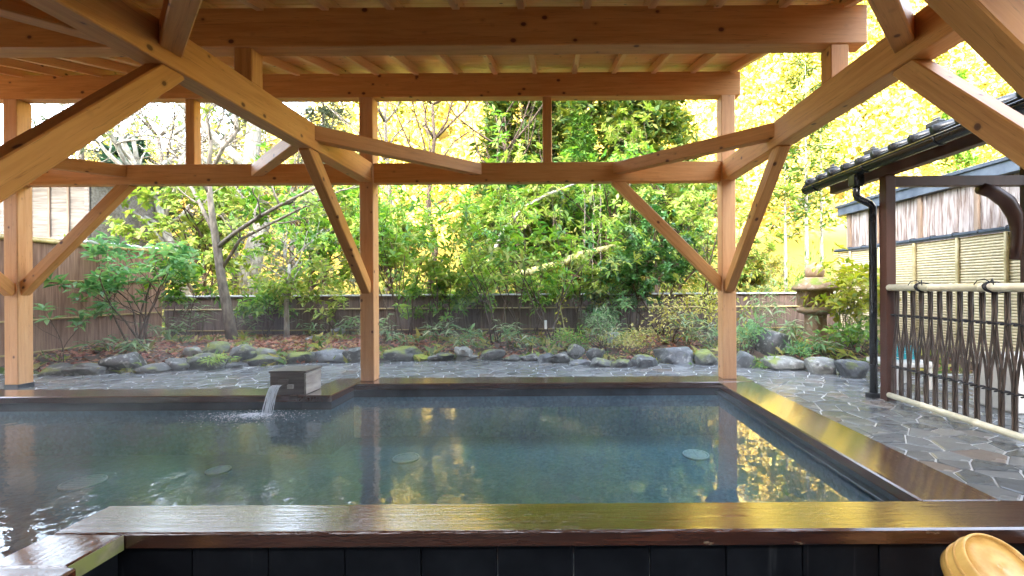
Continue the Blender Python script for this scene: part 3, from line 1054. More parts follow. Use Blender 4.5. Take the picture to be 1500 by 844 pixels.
# ------------------------------------------------------------------ fences
# left bark fence, running away from the viewer
LFX = -7.46
lf = empty('bark_fence', (LFX, 6.8, 0))
tag(lf, 'tall brown bark-panel fence with bamboo rails at the left of the garden', 'fence')
yy = 4.4
while yy < 8.5:
    box('bark_panel', LFX - .02, LFX + .012 + rng.uniform(0, .006), yy + .002, min(yy + .6, 8.6) - .002, .0, 1.78, M['bark_fence'], lf, .003)
    yy += .6
for z in (.20, .66, 1.22):
    o = bamboo('rail', (LFX + .035, 4.4, z), (LFX + .035, 8.58, z), .014, M['bamboo_old'], None, .3, 7, int(z * 100))
    o.parent = lf; o.matrix_parent_inverse = lf.matrix_basis.inverted()
for k, dz in enumerate((0, .03)):
    o = bamboo('cap_rail', (LFX + .045 - .05 * k, 4.4, 1.79 + dz), (LFX + .045 - .05 * k, 8.62, 1.79 + dz), .028, M['bamboo_old'], None, .35, 8, k)
    o.parent = lf; o.matrix_parent_inverse = lf.matrix_basis.inverted()
yy = 6.9
while yy < 8.55:
    o = link('cap_stone', rock_mesh('cap_stone', .07, .11, .03, yy, 2, .2), M['capboard'], lf)
    o.matrix_basis = lf.matrix_basis.inverted() @ Matrix.Translation((LFX, yy, 1.845))
    yy += .2

# back plank fence
bf = empty('plank_fence', (-1.5, 8.62, 0))
tag(bf, 'low dark plank fence with pale grey cap along the back of the garden', 'fence')
xx = -7.4
BFT = .965
while xx < 5.2:
    wv = .46
    box('plank', xx + .002, xx + wv - .003, 8.60, 8.625 + rng.uniform(0, .004), .05, BFT - .03, M['plank_dark'], bf, .003)
    xx += wv
box('cap_board', -7.42, 5.25, 8.545, 8.70, BFT - .028, BFT, M['capboard'], bf, .004)
o = bamboo('rail', (-7.4, 8.585, .70), (5.2, 8.585, .70), .014, M['bamboo'], None, .3, 7, 4)
o.parent = bf; o.matrix_parent_inverse = bf.matrix_basis.inverted()
o = bamboo('rail', (-7.4, 8.585, .30), (5.2, 8.585, .30), .012, M['bamboo_old'], None, .3, 7, 5)
o.parent = bf; o.matrix_parent_inverse = bf.matrix_basis.inverted()

# right bamboo-slat fence
RFX = 5.31
rf = empty('bamboo_fence', (RFX, 6.4, 0))
tag(rf, 'pale fence of thin horizontal bamboo slats with grey cap behind the lantern', 'fence')
def rfp(o):
    o.parent = rf; o.matrix_parent_inverse = rf.matrix_basis.inverted(); return o
sl = bmesh.new(); bamboo_into(sl, (0, -2.45, 0), (0, 2.25, 0), .0165, .33, 6, 2)
slm = bpy.data.meshes.new('slat'); sl.to_mesh(slm); sl.free()
slm.polygons.foreach_set("use_smooth", [True] * len(slm.polygons))
z = .07
k = 0
while z < 1.69:
    o = link('slat', slm, M['slat'], rf)
    o.location = (.0, (k % 3) * .03, z)
    z += .0362; k += 1
box('backing', RFX + .022, RFX + .04, 3.96, 8.62, .02, 1.70, M['bamboo_old'], rf, 0)
for yy in (8.16, 7.42, 6.70, 5.98, 5.33, 4.66):
    rfp(bamboo('upright', (RFX - .04, yy, 0), (RFX - .04, yy, 1.70), .022, M['bamboo'], None, .3, 8, int(yy * 10)))
for z in (.42, 1.05):
    for yy in (8.16, 7.42, 6.70, 5.98, 5.33, 4.66):
        bm = bmesh.new()
        tube_into(bm, [(RFX - .04 + .03 * math.cos(a), yy + .03 * math.sin(a), z + .004 * a) for a in np.linspace(0, 6.3, 9)], .005, 5)
        rfp(bm_obj('tie', bm, M['cord'], None, True))
bm = bmesh.new()
bmesh.ops.create_cube(bm, size=1, matrix=Matrix.Translation((RFX, 6.28, 1.735)) @ Matrix.Diagonal((.14, 4.7, .05, 1)))
bmesh.ops.bevel(bm, geom=bm.edges[:], offset=.018, segments=2, affect='EDGES')
rfp(bm_obj('cap', bm, M['slate']))
yy = 4.2
while yy < 8.6:
    bm = bmesh.new()
    tube_into(bm, [(RFX - .085 * math.cos(a), yy + .05 * math.sin(a), 1.725 + .05 * math.sin(a)) for a in np.linspace(0, math.pi, 9)], .007, 5)
    rfp(bm_obj('cap_tie', bm, M['metal_dark'], None, True))
    yy += .36

# bark-boarded building behind it
BBX = 5.95
bb = empty('bark_building', (BBX + 1, 7.4, 0))
tag(bb, 'weathered bark-boarded building wall with slate-grey eave above the bamboo fence', 'building')
yy = 4.9
while yy < 9.25:
    wv = rng.uniform(.17, .27)
    y1 = min(yy + wv, 9.3)
    box('bark_board', BBX - rng.uniform(0, .02), BBX + .03, yy + .003, y1 - .003, .0, 2.52, M['barkboard'], bb, .006)
    yy = y1 + .0005
for yy in (5.35, 6.35, 7.35, 8.35, 9.12):
    box('batten', BBX - .06, BBX - .021, yy, yy + .07, .0, 2.52, M['shed_batten'], bb, .004)
box('wall', BBX + .032, BBX + 2.0, 4.9, 9.3, 0, 2.50, M['barkboard'], bb, .004)
box('fascia', BBX - .12, BBX + .02, 4.4, 9.42, 2.521, 2.69, M['slate'], bb, .004)
o = link('roof', box_mesh('roof', 2.4, 5.1, .05, .004), M['slate'], bb)
o.matrix_basis = bb.matrix_basis.inverted() @ Matrix.Translation((BBX + 1.02, 6.9, 2.93)) @ Matrix.Rotation(-.19, 4, 'Y')

# plank shed behind the left fence
shd = empty('plank_shed', (-11.5, 10.4, 0))
tag(shd, 'weathered clapboard shed rising behind the left bark fence', 'shed')
SHX1, SHY = -9.72, 9.5
for k in range(22):
    z0 = .0 + k * .158
    o = link('clapboard', box_mesh('clapboard', 4.0, .018, .175, .002), M['clapboard'], shd)
    o.matrix_basis = shd.matrix_basis.inverted() @ Matrix.Translation((SHX1 - 2.02, SHY - .006, z0 + .08)) @ Matrix.Rotation(.075, 4, 'X')
for xx in (-.03, -.40, -.80, -1.2, -1.6, -2.0, -2.4):
    box('batten', SHX1 + xx - .04, SHX1 + xx + (.05 if xx > -.1 else .0), SHY - .05, SHY - .022, 0, 3.48, M['shed_batten'] if xx < -.1 else M['clapboard'], shd, .003)
box('wall', SHX1 - 4.0, SHX1 + .01, SHY + .02, SHY + 1.8, 0, 3.46, M['clapboard'], shd, .004)
box('sill', SHX1 - 4.0, SHX1 + .03, SHY - .09, SHY - .051, 2.10, 2.19, M['clapboard'], shd, .003)
o = link('roof', box_mesh('roof', 4.5, 2.4, .07, .004), M['tile'], shd)
o.matrix_basis = shd.matrix_basis.inverted() @ Matrix.Translation((SHX1 - 1.9, SHY + .9, 3.55)) @ Matrix.Rotation(.05, 4, 'X')

# ------------------------------------------------------------------ stone lantern
d = 7.15
lx_, lz_ = gx(1194, d), .13
lan = empty('stone_lantern', (lx_, d, lz_))
tag(lan, 'mossy brown stone lantern with mushroom-shaped roof in the garden corner', 'lantern')
lathe('shaft', [(.19, 0), (.175, .06), (.155, .25), (.15, .42), (.165, .50)], M['lantern'], lan, 28, (0, 0, 0), .03, 1)
lathe('platform', [(.14, .50), (.245, .535), (.262, .57), (.258, .60), (.20, .625), (.12, .63)], M['lantern'], lan, 28, (0, 0, 0), .025, 2)
# light chamber: four corner piers, a back, a lintel, and a round opening facing the viewer
bm = bmesh.new()
nseg = 28
oc = Vector((0, 0, .765))
R1 = .165
front = []
for s in range(nseg):
    a = 2 * math.pi * s / nseg
    front.append((math.cos(a), math.sin(a)))
def sq(c, s_, h, w_):
    m_ = max(abs(c), abs(s_)); return (c / m_ * w_, s_ / m_ * h)
rin = .068
vi, vo_, vb = [], [], []
for c, s_ in front:
    vi.append(bm.verts.new((c * rin, -R1, .765 + s_ * rin)))
    xo, zo = sq(c, s_, .135, R1)
    vo_.append(bm.verts.new((xo, -R1 * (1 - .1 * abs(xo) / R1), .765 + zo)))
    vb.append(bm.verts.new((c * rin, -R1 + .07, .765 + s_ * rin)))
for k in range(nseg):
    k2 = (k + 1) % nseg
    bm.faces.new((vi[k], vi[k2], vo_[k2], vo_[k]))
    bm.faces.new((vi[k2], vi[k], vb[k], vb[k2]))
fb = bm_obj('light_chamber', bm, M['lantern'], lan)
for s in (-1, 1):
    box('chamber_pier', lx_ + s * .165 - .045, lx_ + s * .165 + .045, d - R1 * .87, d + R1, lz_ + .632, lz_ + .90, M['lantern'], lan, .015)
box('chamber_back', lx_ - .118, lx_ + .118, d - .04, d + R1 - .004, lz_ + .634, lz_ + .898, M['stone_dark'], lan, .01)
hexs = lambda a: 1 + .05 * math.cos(6 * a)
lathe('roof', [(.12, .885), (.30, .872), (.352, .895), (.348, .925), (.29, .99), (.205, 1.05), (.14, 1.085), (.06, 1.09)], M['lantern'], lan, 36, (0, 0, 0), .02, 3, hexs)
lathe('finial', [(.10, 1.075), (.135, 1.10), (.145, 1.16), (.13, 1.225), (.085, 1.275), (.035, 1.295), (.03, 1.315), (.005, 1.32)], M['lantern'], lan, 24, (0, 0, 0), .02, 4)

# ------------------------------------------------------------------ tiled shelter on the right
SPX, SPY = 3.11, 4.27
EX, EZ = 2.93, 2.135
shl = empty('tiled_shelter', (SPX, SPY, 0))
tag(shl, 'dark timber shelter with black tiled roof, gutter and downpipe on the right', 'shelter')
def shp(o):
    o.parent = shl; o.matrix_parent_inverse = shl.matrix_basis.inverted(); return o
box('post', SPX - .046, SPX + .046, SPY - .046, SPY + .046, 0, 2.10, M['brown_post'], shl, .004)
box('post', SPX - .046, SPX + .046, 1.55, 1.642, 0, 2.10, M['brown_post'], shl, .004)
box('post', 4.40, 4.50, SPY - .05, SPY + .05, 0, 2.35, M['brown_post'], shl, .004)
box('eave_beam', SPX - .042, SPX + .042, 1.2, 5.10, 2.101, 2.20, M['brown_post'], shl, .004)
box('cross_beam', SPX + .047, 4.399, SPY - .035, SPY + .035, 2.0, 2.095, M['brown_post'], shl, .004)
# natural bent brace
bm = bmesh.new()
tube_into(bm, [(3.98, 4.27, 1.985), (4.10, 4.27, 1.95), (4.22, 4.265, 1.86), (4.30, 4.26, 1.72), (4.315, 4.255, 1.58), (4.30, 4.25, 1.44), (4.285, 4.25, 1.31)], [.055, .062, .066, .062, .05, .048, .042], 9)
shp(bm_obj('bent_brace', bm, M['brown_post'], None, True))
bm = bmesh.new()
bamboo_into(bm, (4.36, 4.2, 1.22), (4.36, 4.2, 1.96), .02, .25, 8, 3)
shp(bm_obj('bamboo_pole', bm, M['bamboo_old'], None, True))
# rafters under the roof
rs_ = .36
def sroof_z(x): return EZ + .075 + (x - EX) * rs_
yy = 1.4
while yy < 5.15:
    o = beam('rafter', (EX + .04, yy, sroof_z(EX + .04) - .035), (5.2, yy, sroof_z(5.2) - .035), .05, .07, M['brown_post'], shl)
    yy += .46
o = beam('roof_deck', (EX + .01, 3.12, sroof_z(EX) + .012), (5.3, 3.12, sroof_z(5.3) + .012), 4.16, .016, M['brown_post'], shl, up=(0, 0, 1))
# tiles: round cover tiles and flat pans, each its own piece
tm = bmesh.new()
for k in range(7):
    a0 = math.pi * k / 6
pan = box_mesh('pan_tile', .27, .205, .018, .005)
bmc = bmesh.new()
tube_into(bmc, [(-.14, 0, 0), (.135, 0, 0), (.14, 0, 0)], [.042, .042, .036], 10)
cov = bpy.data.meshes.new('cover_tile'); bmc.to_mesh(cov); bmc.free(); tm.free()
cov.polygons.foreach_set("use_smooth", [True] * len(cov.polygons))
sa = math.atan(rs_)
nt_ = 0
for row in range(9):
    xx = EX - .05 + .135 + row * .245
    yy = 1.15
    while yy < 5.12:
        o = link('pan_tile', pan, M['tile'], shl)
        o.matrix_basis = shl.matrix_basis.inverted() @ Matrix.Translation((xx, yy, sroof_z(xx) + .034 + .004)) @ Matrix.Rotation(-sa + .03, 4, 'Y')
        o = link('cover_tile', cov, M['tile'], shl)
        o.matrix_basis = shl.matrix_basis.inverted() @ Matrix.Translation((xx - .005, yy + .11, sroof_z(xx) + .055)) @ Matrix.Rotation(-sa + .03, 4, 'Y')
        yy += .22
for yy in (2.2, 2.95, 3.7, 4.45, 5.1):
    bm = bmesh.new()
    bmesh.ops.create_cube(bm, size=1, matrix=Matrix.Translation((EX + .16, yy, sroof_z(EX + .16) + .115)) @ Matrix.Diagonal((.07, .13, .045, 1)))
    bmesh.ops.create_cube(bm, size=1, matrix=Matrix.Translation((EX + .17, yy, sroof_z(EX + .16) + .15)) @ Matrix.Diagonal((.03, .06, .035, 1)))
    bmesh.ops.bevel(bm, geom=bm.edges[:], offset=.007, segments=1, affect='EDGES')
    shp(bm_obj('snow_guard', bm, M['tile']))
# gutter: an open half pipe
bm = bmesh.new()
na = 11
rows = []
for yy in (1.1, 5.22):
    ring = []
    for k in range(na):
        a = math.pi + math.pi * k / (na - 1)
        ring.append(bm.verts.new((EX - .05 + .06 * math.cos(a), yy, EZ + .05 + .06 * math.sin(a))))
    for k in range(na - 1, -1, -1):
        a = math.pi + math.pi * k / (na - 1)
        ring.append(bm.verts.new((EX - .05 + .053 * math.cos(a), yy, EZ + .05 + .053 * math.sin(a))))
    rows.append(ring)
nn = len(rows[0])
for k in range(nn):
    bm.faces.new((rows[0][k], rows[0][(k + 1) % nn], rows[1][(k + 1) % nn], rows[1][k]))
g = shp(bm_obj('gutter', bm, M['gutter'], None, True))
bm = bmesh.new()
for yy in (1.1, 5.22):
    bmesh.ops.create_cone(bm, cap_ends=True, segments=14, radius1=.06, radius2=.06, depth=.006, matrix=Matrix.Translation((EX - .05, yy, EZ + .048)) @ Matrix.Rotation(math.pi / 2, 4, 'X'))
shp(bm_obj('gutter_end', bm, M['gutter']))
bm = bmesh.new()
tube_into(bm, [(EX - .11, 1.1, EZ + .052), (EX - .11, 5.22, EZ + .052)], .008, 6)
shp(bm_obj('gutter_lip', bm, M['gutter'], None, True))
for yy in (1.8, 2.6, 3.4, 4.2, 5.0):
    bm = bmesh.new()
    tube_into(bm, [(EX - .05 + .064 * math.cos(a), yy, EZ + .05 + .064 * math.sin(a)) for a in np.linspace(math.pi, 2 * math.pi, 10)], .006, 5)
    shp(bm_obj('gutter_bracket', bm, M['gutter'], None, True))
bm = bmesh.new()
DPY = 4.36
bmesh.ops.create_cube(bm, size=1, matrix=Matrix.Translation((EX - .05, DPY, EZ - .055)) @ Matrix.Diagonal((.10, .11, .12, 1)))
bmesh.ops.bevel(bm, geom=bm.edges[:], offset=.014, segments=2, affect='EDGES')
shp(bm_obj('gutter_hopper', bm, M['gutter']))
bm = bmesh.new()
DPX = 3.035
tube_into(bm, [(EX - .05, DPY, EZ - .10), (EX - .05, DPY, EZ - .19), (EX - .035, DPY, EZ - .22), (DPX - .03, DPY, EZ - .275), (DPX, DPY, EZ - .31), (DPX, DPY, 1.0), (DPX, DPY, .03)], .033, 12)
shp(bm_obj('downpipe', bm, M['gutter'], None, True))
for z in (.32, 1.07):
    bm = bmesh.new()
    tube_into(bm, [(DPX + .036 * math.cos(a), DPY + .036 * math.sin(a), z) for a in np.linspace(0, 2 * math.pi, 13)], .005, 5)
    shp(bm_obj('pipe_bracket', bm, M['gutter'], None, True))
box('pipe_foot', DPX - .06, DPX + .04, DPY - .04, DPY + .04, .0, .05, M['metal_dark'], shl, .008)

# ------------------------------------------------------------------ woven brushwood screen
SX = 3.12
scr = empty('brushwood_screen', (SX, 3.0, 0))
tag(scr, 'low screen of criss-cross brushwood bundles between pale bamboo rails', 'screen')
def scp(o):
    o.parent = scr; o.matrix_parent_inverse = scr.matrix_basis.inverted(); return o
ST, SBt = 1.055, .06
for k, (dx, dz) in enumerate(((-.034, .0), (.034, 0))):
    scp(bamboo('top_rail', (SX + dx, 1.66, ST + dz), (SX + dx, 4.222, ST + dz), .031, M['bamboo_pale'], None, .45, 12, 11 + k))
scp(bamboo('bottom_rail', (SX - .04, 1.66, SBt), (SX - .04, 4.222, SBt), .026, M['bamboo_pale'], None, .45, 12, 15))
pitch = .093
def strand_mesh(sgn, seed):
    bm = bmesh.new()
    r2 = random.Random(seed)
    for q in range(4):
        off = (q - 1.5) * .0100
        pts, rad = [], []
        for i in range(15):
            t = i / 14
            z = ST - .02 - t * (ST - .05)
            # bundle holds together at the top, parts below the middle, meets its neighbour at the foot
            s = 1 / (1 + math.exp(-(t - .46) * 9))
            yy = sgn * (.5 * pitch * s) + off * (1 + .4 * math.sin(math.pi * t)) + r2.uniform(-.0012, .0012)
            bulge = sgn * .011 * math.cos(math.pi * t) ** 2 * (1 if t < .5 else -1)
            pts.append((sgn * .016 * math.cos(math.pi * t) + (q % 2) * .008 + r2.uniform(-.0015, .0015), yy + bulge, z))
            rad.append(.0068 * r2.uniform(.8, 1.2))
        tube_into(bm, pts, rad, 5)
    me = bpy.data.meshes.new('twig_bundle'); bm.to_mesh(me); bm.free()
    me.polygons.foreach_set("use_smooth", [True] * len(me.polygons))
    return me
sms = {(s, v): strand_mesh(s, 10 * s + v) for s in (-1, 1) for v in range(3)}
yy = 4.175
k = 0
while yy > 1.72:
    for s in (-1, 1):
        o = link('twig_bundle', sms[(s, k % 3)], M['twig'], scr)
        o.matrix_basis = Matrix.Translation((0, yy - 3.0, 0))
    yy -= pitch; k += 1
for z in (.80, .325):
    bm = bmesh.new()
    for ph in (0, math.pi):
        pts = []
        for i in range(260):
            y_ = 4.22 - i * (4.22 - 1.68) / 259
            a = y_ / pitch * 2 * math.pi + ph
            pts.append((SX + .034 * math.cos(a), y_, z + .007 * math.sin(a)))
        tube_into(bm, pts, .0055, 5)
    scp(bm_obj('tie_cord', bm, M['cord'], None, True))
for yy in (3.86, 3.24, 2.62, 2.0):
    bm = bmesh.new()
    for off in (-.012, .0, .012):
        tube_into(bm, [(SX + .075 * math.cos(a), yy + off + .02 * math.sin(a), ST + .040 * math.sin(a)) for a in np.linspace(0, 2 * math.pi, 17)], .0045, 5)
    for s in (-1, 1):
        tube_into(bm, [(SX - .03, yy, ST + .037), (SX - .045, yy + s * .03, ST + .062), (SX - .07, yy + s * .06, ST + .05), (SX - .08, yy + s * .075, ST + .02)], .004, 5)
    scp(bm_obj('knot', bm, M['cord'], None, True))

# things standing behind the screen
d = 5.0
bm = bmesh.new()
r2 = random.Random(4)
pts = []
for i in range(150):
    a = i / 150 * 2 * math.pi * 5.3
    pts.append((3.66 + (.15 + .008 * math.sin(i)) * math.cos(a), 4.85 + .15 * math.sin(a), .30 + .024 * (a / 6.28) + .006 * math.sin(i * 1.3)))
tube_into(bm, pts, .0115, 6)
hs = bm_obj('hose_coil', bm, M['hose'], None, True)
tag(hs, 'coiled teal garden hose lying behind the brushwood screen', 'hose')
cr = empty('stool', (3.66, 4.85, 0))
tag(cr, 'pale low stand behind the screen carrying the coiled teal hose', 'stand')
box('stand_top', 3.44, 3.88, 4.63, 5.07, .235, .285, M['crate'], cr, .01)
for sx_ in (3.47, 3.81):
    for sy_ in (4.66, 5.00):
        box('leg', sx_, sx_ + .04, sy_, sy_ + .04, 0, .234, M['crate'], cr, .006)
bx = empty('storage_box', (4.05, 4.2, 0))
tag(bx, 'pale cream storage box standing on the flagstones behind the screen', 'box')
box('body', 3.78, 4.32, 3.75, 4.15, .0, .42, M['crate'], bx, .015)
box('lid', 3.765, 4.335, 3.735, 4.165, .421, .465, M['crate'], bx, .012)

# ------------------------------------------------------------------ wash bucket in the near corner
bk = empty('wash_bucket', (1.621, 1.669, .039))
BKN = Vector((.049, -.698, 1.0)).normalized()
bk.rotation_euler = BKN.to_track_quat('Z', 'Y').to_euler()
tag(bk, 'honey-coloured round wash bucket tipped upside down at the lower right', 'bucket')
def bkl(name, prof, mat, n=48):
    return lathe(name, prof, mat, bk, n, (0, 0, 0))
Rb = .118
bkl('staves', [(Rb * 1.10, -.125), (Rb * 1.08, -.09), (Rb * 1.03, -.02), (Rb, .004), (Rb * .985, .010), (Rb * .94, .011), (Rb * .915, .007), (Rb * .905, -.004)], M['bucket'])
bkl('base_disc', [(Rb * .904, -.012), (Rb * .904, -.0025), (Rb * .5, -.0015), (Rb * .10, -.0015), (Rb * .085, .0005), (Rb * .06, .0005), (Rb * .045, -.001), (.0005, -.001)], M['bucket'])
for z, r in ((-.040, Rb * 1.055), (-.088, Rb * 1.09)):
    bkl('hoop', [(r - .004, z - .008), (r + .0012, z - .0075), (r + .002, z - .006), (r + .002, z + .006), (r + .0012, z + .0075), (r - .004, z + .008)], M['band'])
stn = empty('bucket_stand', (1.6, 1.66, NF))
tag(stn, 'low wooden stand under the tipped wash bucket', 'stand')
box('stand_top', 1.40, 1.80, 1.46, 1.86, -.178, -.148, M['pine'], stn, .006)
for sx_ in (1.42, 1.74):
    for sy_ in (1.48, 1.80):
        box('leg', sx_, sx_ + .04, sy_, sy_ + .04, NF, -.1785, M['pine'], stn, .004)

# ------------------------------------------------------------------ plants
def grow(bm, rnd, p, d, length, r, depth, tips, wob=.22, up=.12, kids=(2, 4), spread=.75, shrink=.62, n0=6):
    """limb with wobble; side limbs recursively; tips collects (point, direction, level)"""
    nseg_ = 5 if depth > 0 else 4
    pts, rad = [Vector(p)], [r]
    d = Vector(d).normalized()
    dirs = [d.copy()]
    for i in range(nseg_):
        d = (d + Vector((rnd.gauss(0, wob), rnd.gauss(0, wob), rnd.gauss(0, wob * .7) + up * .4))).normalized()
        pts.append(pts[-1] + d * (length / nseg_)); dirs.append(d.copy())
        rad.append(r * (1 - .62 * (i + 1) / nseg_))
    tube_into(bm, pts, rad, max(4, n0 if r > .02 else (5 if r > .008 else 4)))
    tips.append((pts[-1], dirs[-1], depth))
    if depth > 0:
        for _ in range(rnd.randint(*kids)):
            t = rnd.uniform(.35, 1.0)
            i = min(nseg_ - 1, int(t * nseg_))
            q = pts[i].lerp(pts[i + 1], t * nseg_ - i)
            side = Vector((rnd.gauss(0, 1), rnd.gauss(0, 1), rnd.gauss(0, .6) + up)).normalized()
            nd = (dirs[i] * (1 - spread) + side * spread).normalized()
            grow(bm, rnd, q, nd, length * shrink * rnd.uniform(.75, 1.2), rad[i] * .62, depth - 1, tips, wob, up, kids, spread, shrink, n0)
    if depth == 0 and len(pts) > 3:
        tips.append((pts[2], dirs[2], 0))

def whorls(lv, rn_, pts, dirs, k, ln, wd, flat=.3, droop=.25):
    """rosettes of k leaves round each twig end"""
    P = np.repeat(np.array(pts), k, 0); D = np.repeat(unit(np.array(dirs)), k, 0)
    n = len(P)
    a = np.tile(np.arange(k) * 2 * np.pi / k, len(pts)) + np.repeat(rn_.uniform(0, 6.28, len(pts)), k) + rn_.normal(0, .2, n)
    ref = np.where(np.abs(D[:, 2:3]) < .9, np.array([[0, 0, 1.0]]), np.array([[1.0, 0, 0]]))
    s = unit(np.cross(D, ref)); t = np.cross(D, s)
    rad = s * np.cos(a)[:, None] + t * np.sin(a)[:, None]
    d = rad + D * (flat + rn_.normal(0, .22, (n, 1))) + np.array([[0, 0, .15]])
    up = D * .6 + np.array([[0, 0, .8]]) + rn_.normal(0, .15, (n, 3))
    L_ = ln * rn_.uniform(.7, 1.2, n)
    lv.add(P + rn_.normal(0, .01, (n, 3)), d, up, L_, wd / ln * L_ * rn_.uniform(.85, 1.15, n), droop=droop)

def shrub(name, label, cat, x, y, height, width, leaf, bark, seed, stems=4, k=6, ln=.11, wd=.04, depth=2, group=None, lean=(0, 0), r=.014, lo=.3, extra=1, up=.25, spread=.6, z0=None, keep=1.0, inner=False):
    rnd = random.Random(seed); rn_ = np.random.default_rng(seed)
    z = bed_z(x, y) - .02 if z0 is None else z0
    root = empty(name, (x, y, z))
    bm = bmesh.new(); tips = []
    for s in range(stems):
        a = rnd.uniform(0, 6.28)
        d = Vector((math.cos(a) * width / height * .55 + lean[0], math.sin(a) * width / height * .45 + lean[1], 1))
        grow(bm, rnd, (rnd.gauss(0, .05), rnd.gauss(0, .05), 0), d, height * rnd.uniform(.6, .8), r * rnd.uniform(.8, 1.2), depth, tips, .16, up, (2, 4), spread, .5)
    bm_obj('stems', bm, bark, root, True)
    tp = [(p, d) for p, d, l in tips if p.z > lo * height and rnd.random() < keep]
    pts = [tuple(p + Vector((rnd.gauss(0, .02), rnd.gauss(0, .02), rnd.gauss(0, .02))) * e) for e in range(extra) for p, d in tp]
    ds = [tuple((d + Vector((rnd.gauss(0, .35), rnd.gauss(0, .35), rnd.gauss(0, .2) + .25)))) for e in range(extra) for p, d in tp]
    lv = Leaves()
    if pts:
        whorls(lv, rn_, pts, ds, k, ln, wd)
        lv.build('foliage', leaf, root)
    tag(root, label, cat, group)
    return root

def clump(name, label, cat, x, y, height, width, leaf, seed, n=300, ln=.08, wd=.04, group=None, z0=None, bark=None, depth=None):
    """rounded dense bush: leaves spread through the volume on short twigs"""
    rnd = random.Random(seed); rn_ = np.random.default_rng(seed)
    z = bed_z(x, y) - .02 if z0 is None else z0
    root = empty(name, (x, y, z))
    bm = bmesh.new(); tips = []
    for s in range(7):
        a = rnd.uniform(0, 6.28)
        grow(bm, rnd, (rnd.gauss(0, .03), rnd.gauss(0, .03), 0), (math.cos(a) * width / height, math.sin(a) * width / height * .7, 1), height * .62, .009, 1, tips, .2, .1, (3, 5), .7, .5)
    bm_obj('stems', bm, bark or BARK['brown'], root, True)
    # uneven lobes
    nl = 9
    lc = np.stack([rn_.normal(0, width * .26, nl), rn_.normal(0, width * .2, nl), rn_.uniform(.35, .88, nl) * height], 1)
    idx = rn_.integers(0, nl, n)
    c = lc[idx] + rn_.normal(0, 1, (n, 3)) * np.array([[width * .12, width * .11, height * .10]])
    c[:, 2] = np.clip(c[:, 2], .02, None)
    d = unit(c - lc[idx]) + rn_.normal(0, .5, (n, 3)) + np.array([[0, 0, .1]])
    up = rn_.normal(0, .4, (n, 3)) + np.array([[0, -.3, 1]])
    L_ = ln * rn_.uniform(.6, 1.25, n)
    lv = Leaves(); lv.add(c, d, up, L_, L_ * wd / ln)
    lv.build('foliage', leaf, root)
    tag(root, label, cat, group)
    return root

def sasa(name, label, x, y, height, seed, culms=9, leaf=None, group='dwarf bamboo clumps in the bed', z0=None, spread=.35, cat='bamboo', ln=.20, wd=.034):
    rnd = random.Random(seed); rn_ = np.random.default_rng(seed)
    z = bed_z(x, y) - .02 if z0 is None else z0
    root = empty(name, (x, y, z))
    bm = bmesh.new()
    P, D = [], []
    for c in range(culms):
        a = rnd.uniform(0, 6.28); s = spread * rnd.uniform(.2, 1)
        h = height * rnd.uniform(.55, 1.0)
        base = Vector((rnd.gauss(0, .07), rnd.gauss(0, .07), 0))
        tip = base + Vector((math.cos(a) * s, math.sin(a) * s, h))
        mid = base.lerp(tip, .5) + Vector((0, 0, h * .1))
        tube_into(bm, [base, mid, tip], [.004, .003, .002], 4)
        for q in range(7):
            t = rnd.uniform(.35, 1)
            p = (base.lerp(mid, t * 2) if t < .5 else mid.lerp(tip, t * 2 - 1))
            aa = rnd.uniform(0, 6.28)
            P.append(tuple(p)); D.append((math.cos(aa), math.sin(aa), rnd.uniform(-.35, .45)))
    bm_obj('culms', bm, BARK['green'], root, True)
    P = np.array(P); D = np.array(D); n = len(P)
    lv = Leaves()
    L_ = ln * rn_.uniform(.6, 1.2, n)
    lv.add(P, D, rn_.normal(0, .3, (n, 3)) + np.array([[0, -.15, 1]]), L_, L_ * wd / ln, droop=.3, mid=.35)
    lv.build('foliage', leaf or L['sasa'], root)
    tag(root, label, cat, group)
    return root

# left side of the bed
RG = 'rhododendron bushes in the garden bed'
shrub('rhododendron', 'leafy green rhododendron against the bark fence left of the maple', 'shrub', gx(205, 6.9), 6.9, 1.75, 1.5, L['rhodo_cool'], BARK['brown'], 11, 7, 6, .15, .058, 2, RG, r=.016, lo=.32, keep=.9)
shrub('rhododendron', 'sparse rhododendron with long bare stems at the fence corner', 'shrub', gx(262, 7.7), 7.7, 1.55, .9, L['rhodo'], BARK['brown'], 12, 4, 6, .14, .05, 2, RG, lo=.4, keep=.8)
shrub('rhododendron', 'thin rhododendron twig with few leaf whorls beside the leftmost post', 'shrub', gx(95, 6.25), 6.25, 1.0, .5, L['rhodo_cool'], BARK['brown'], 13, 2, 6, .14, .05, 1, RG, lo=.5, r=.007)
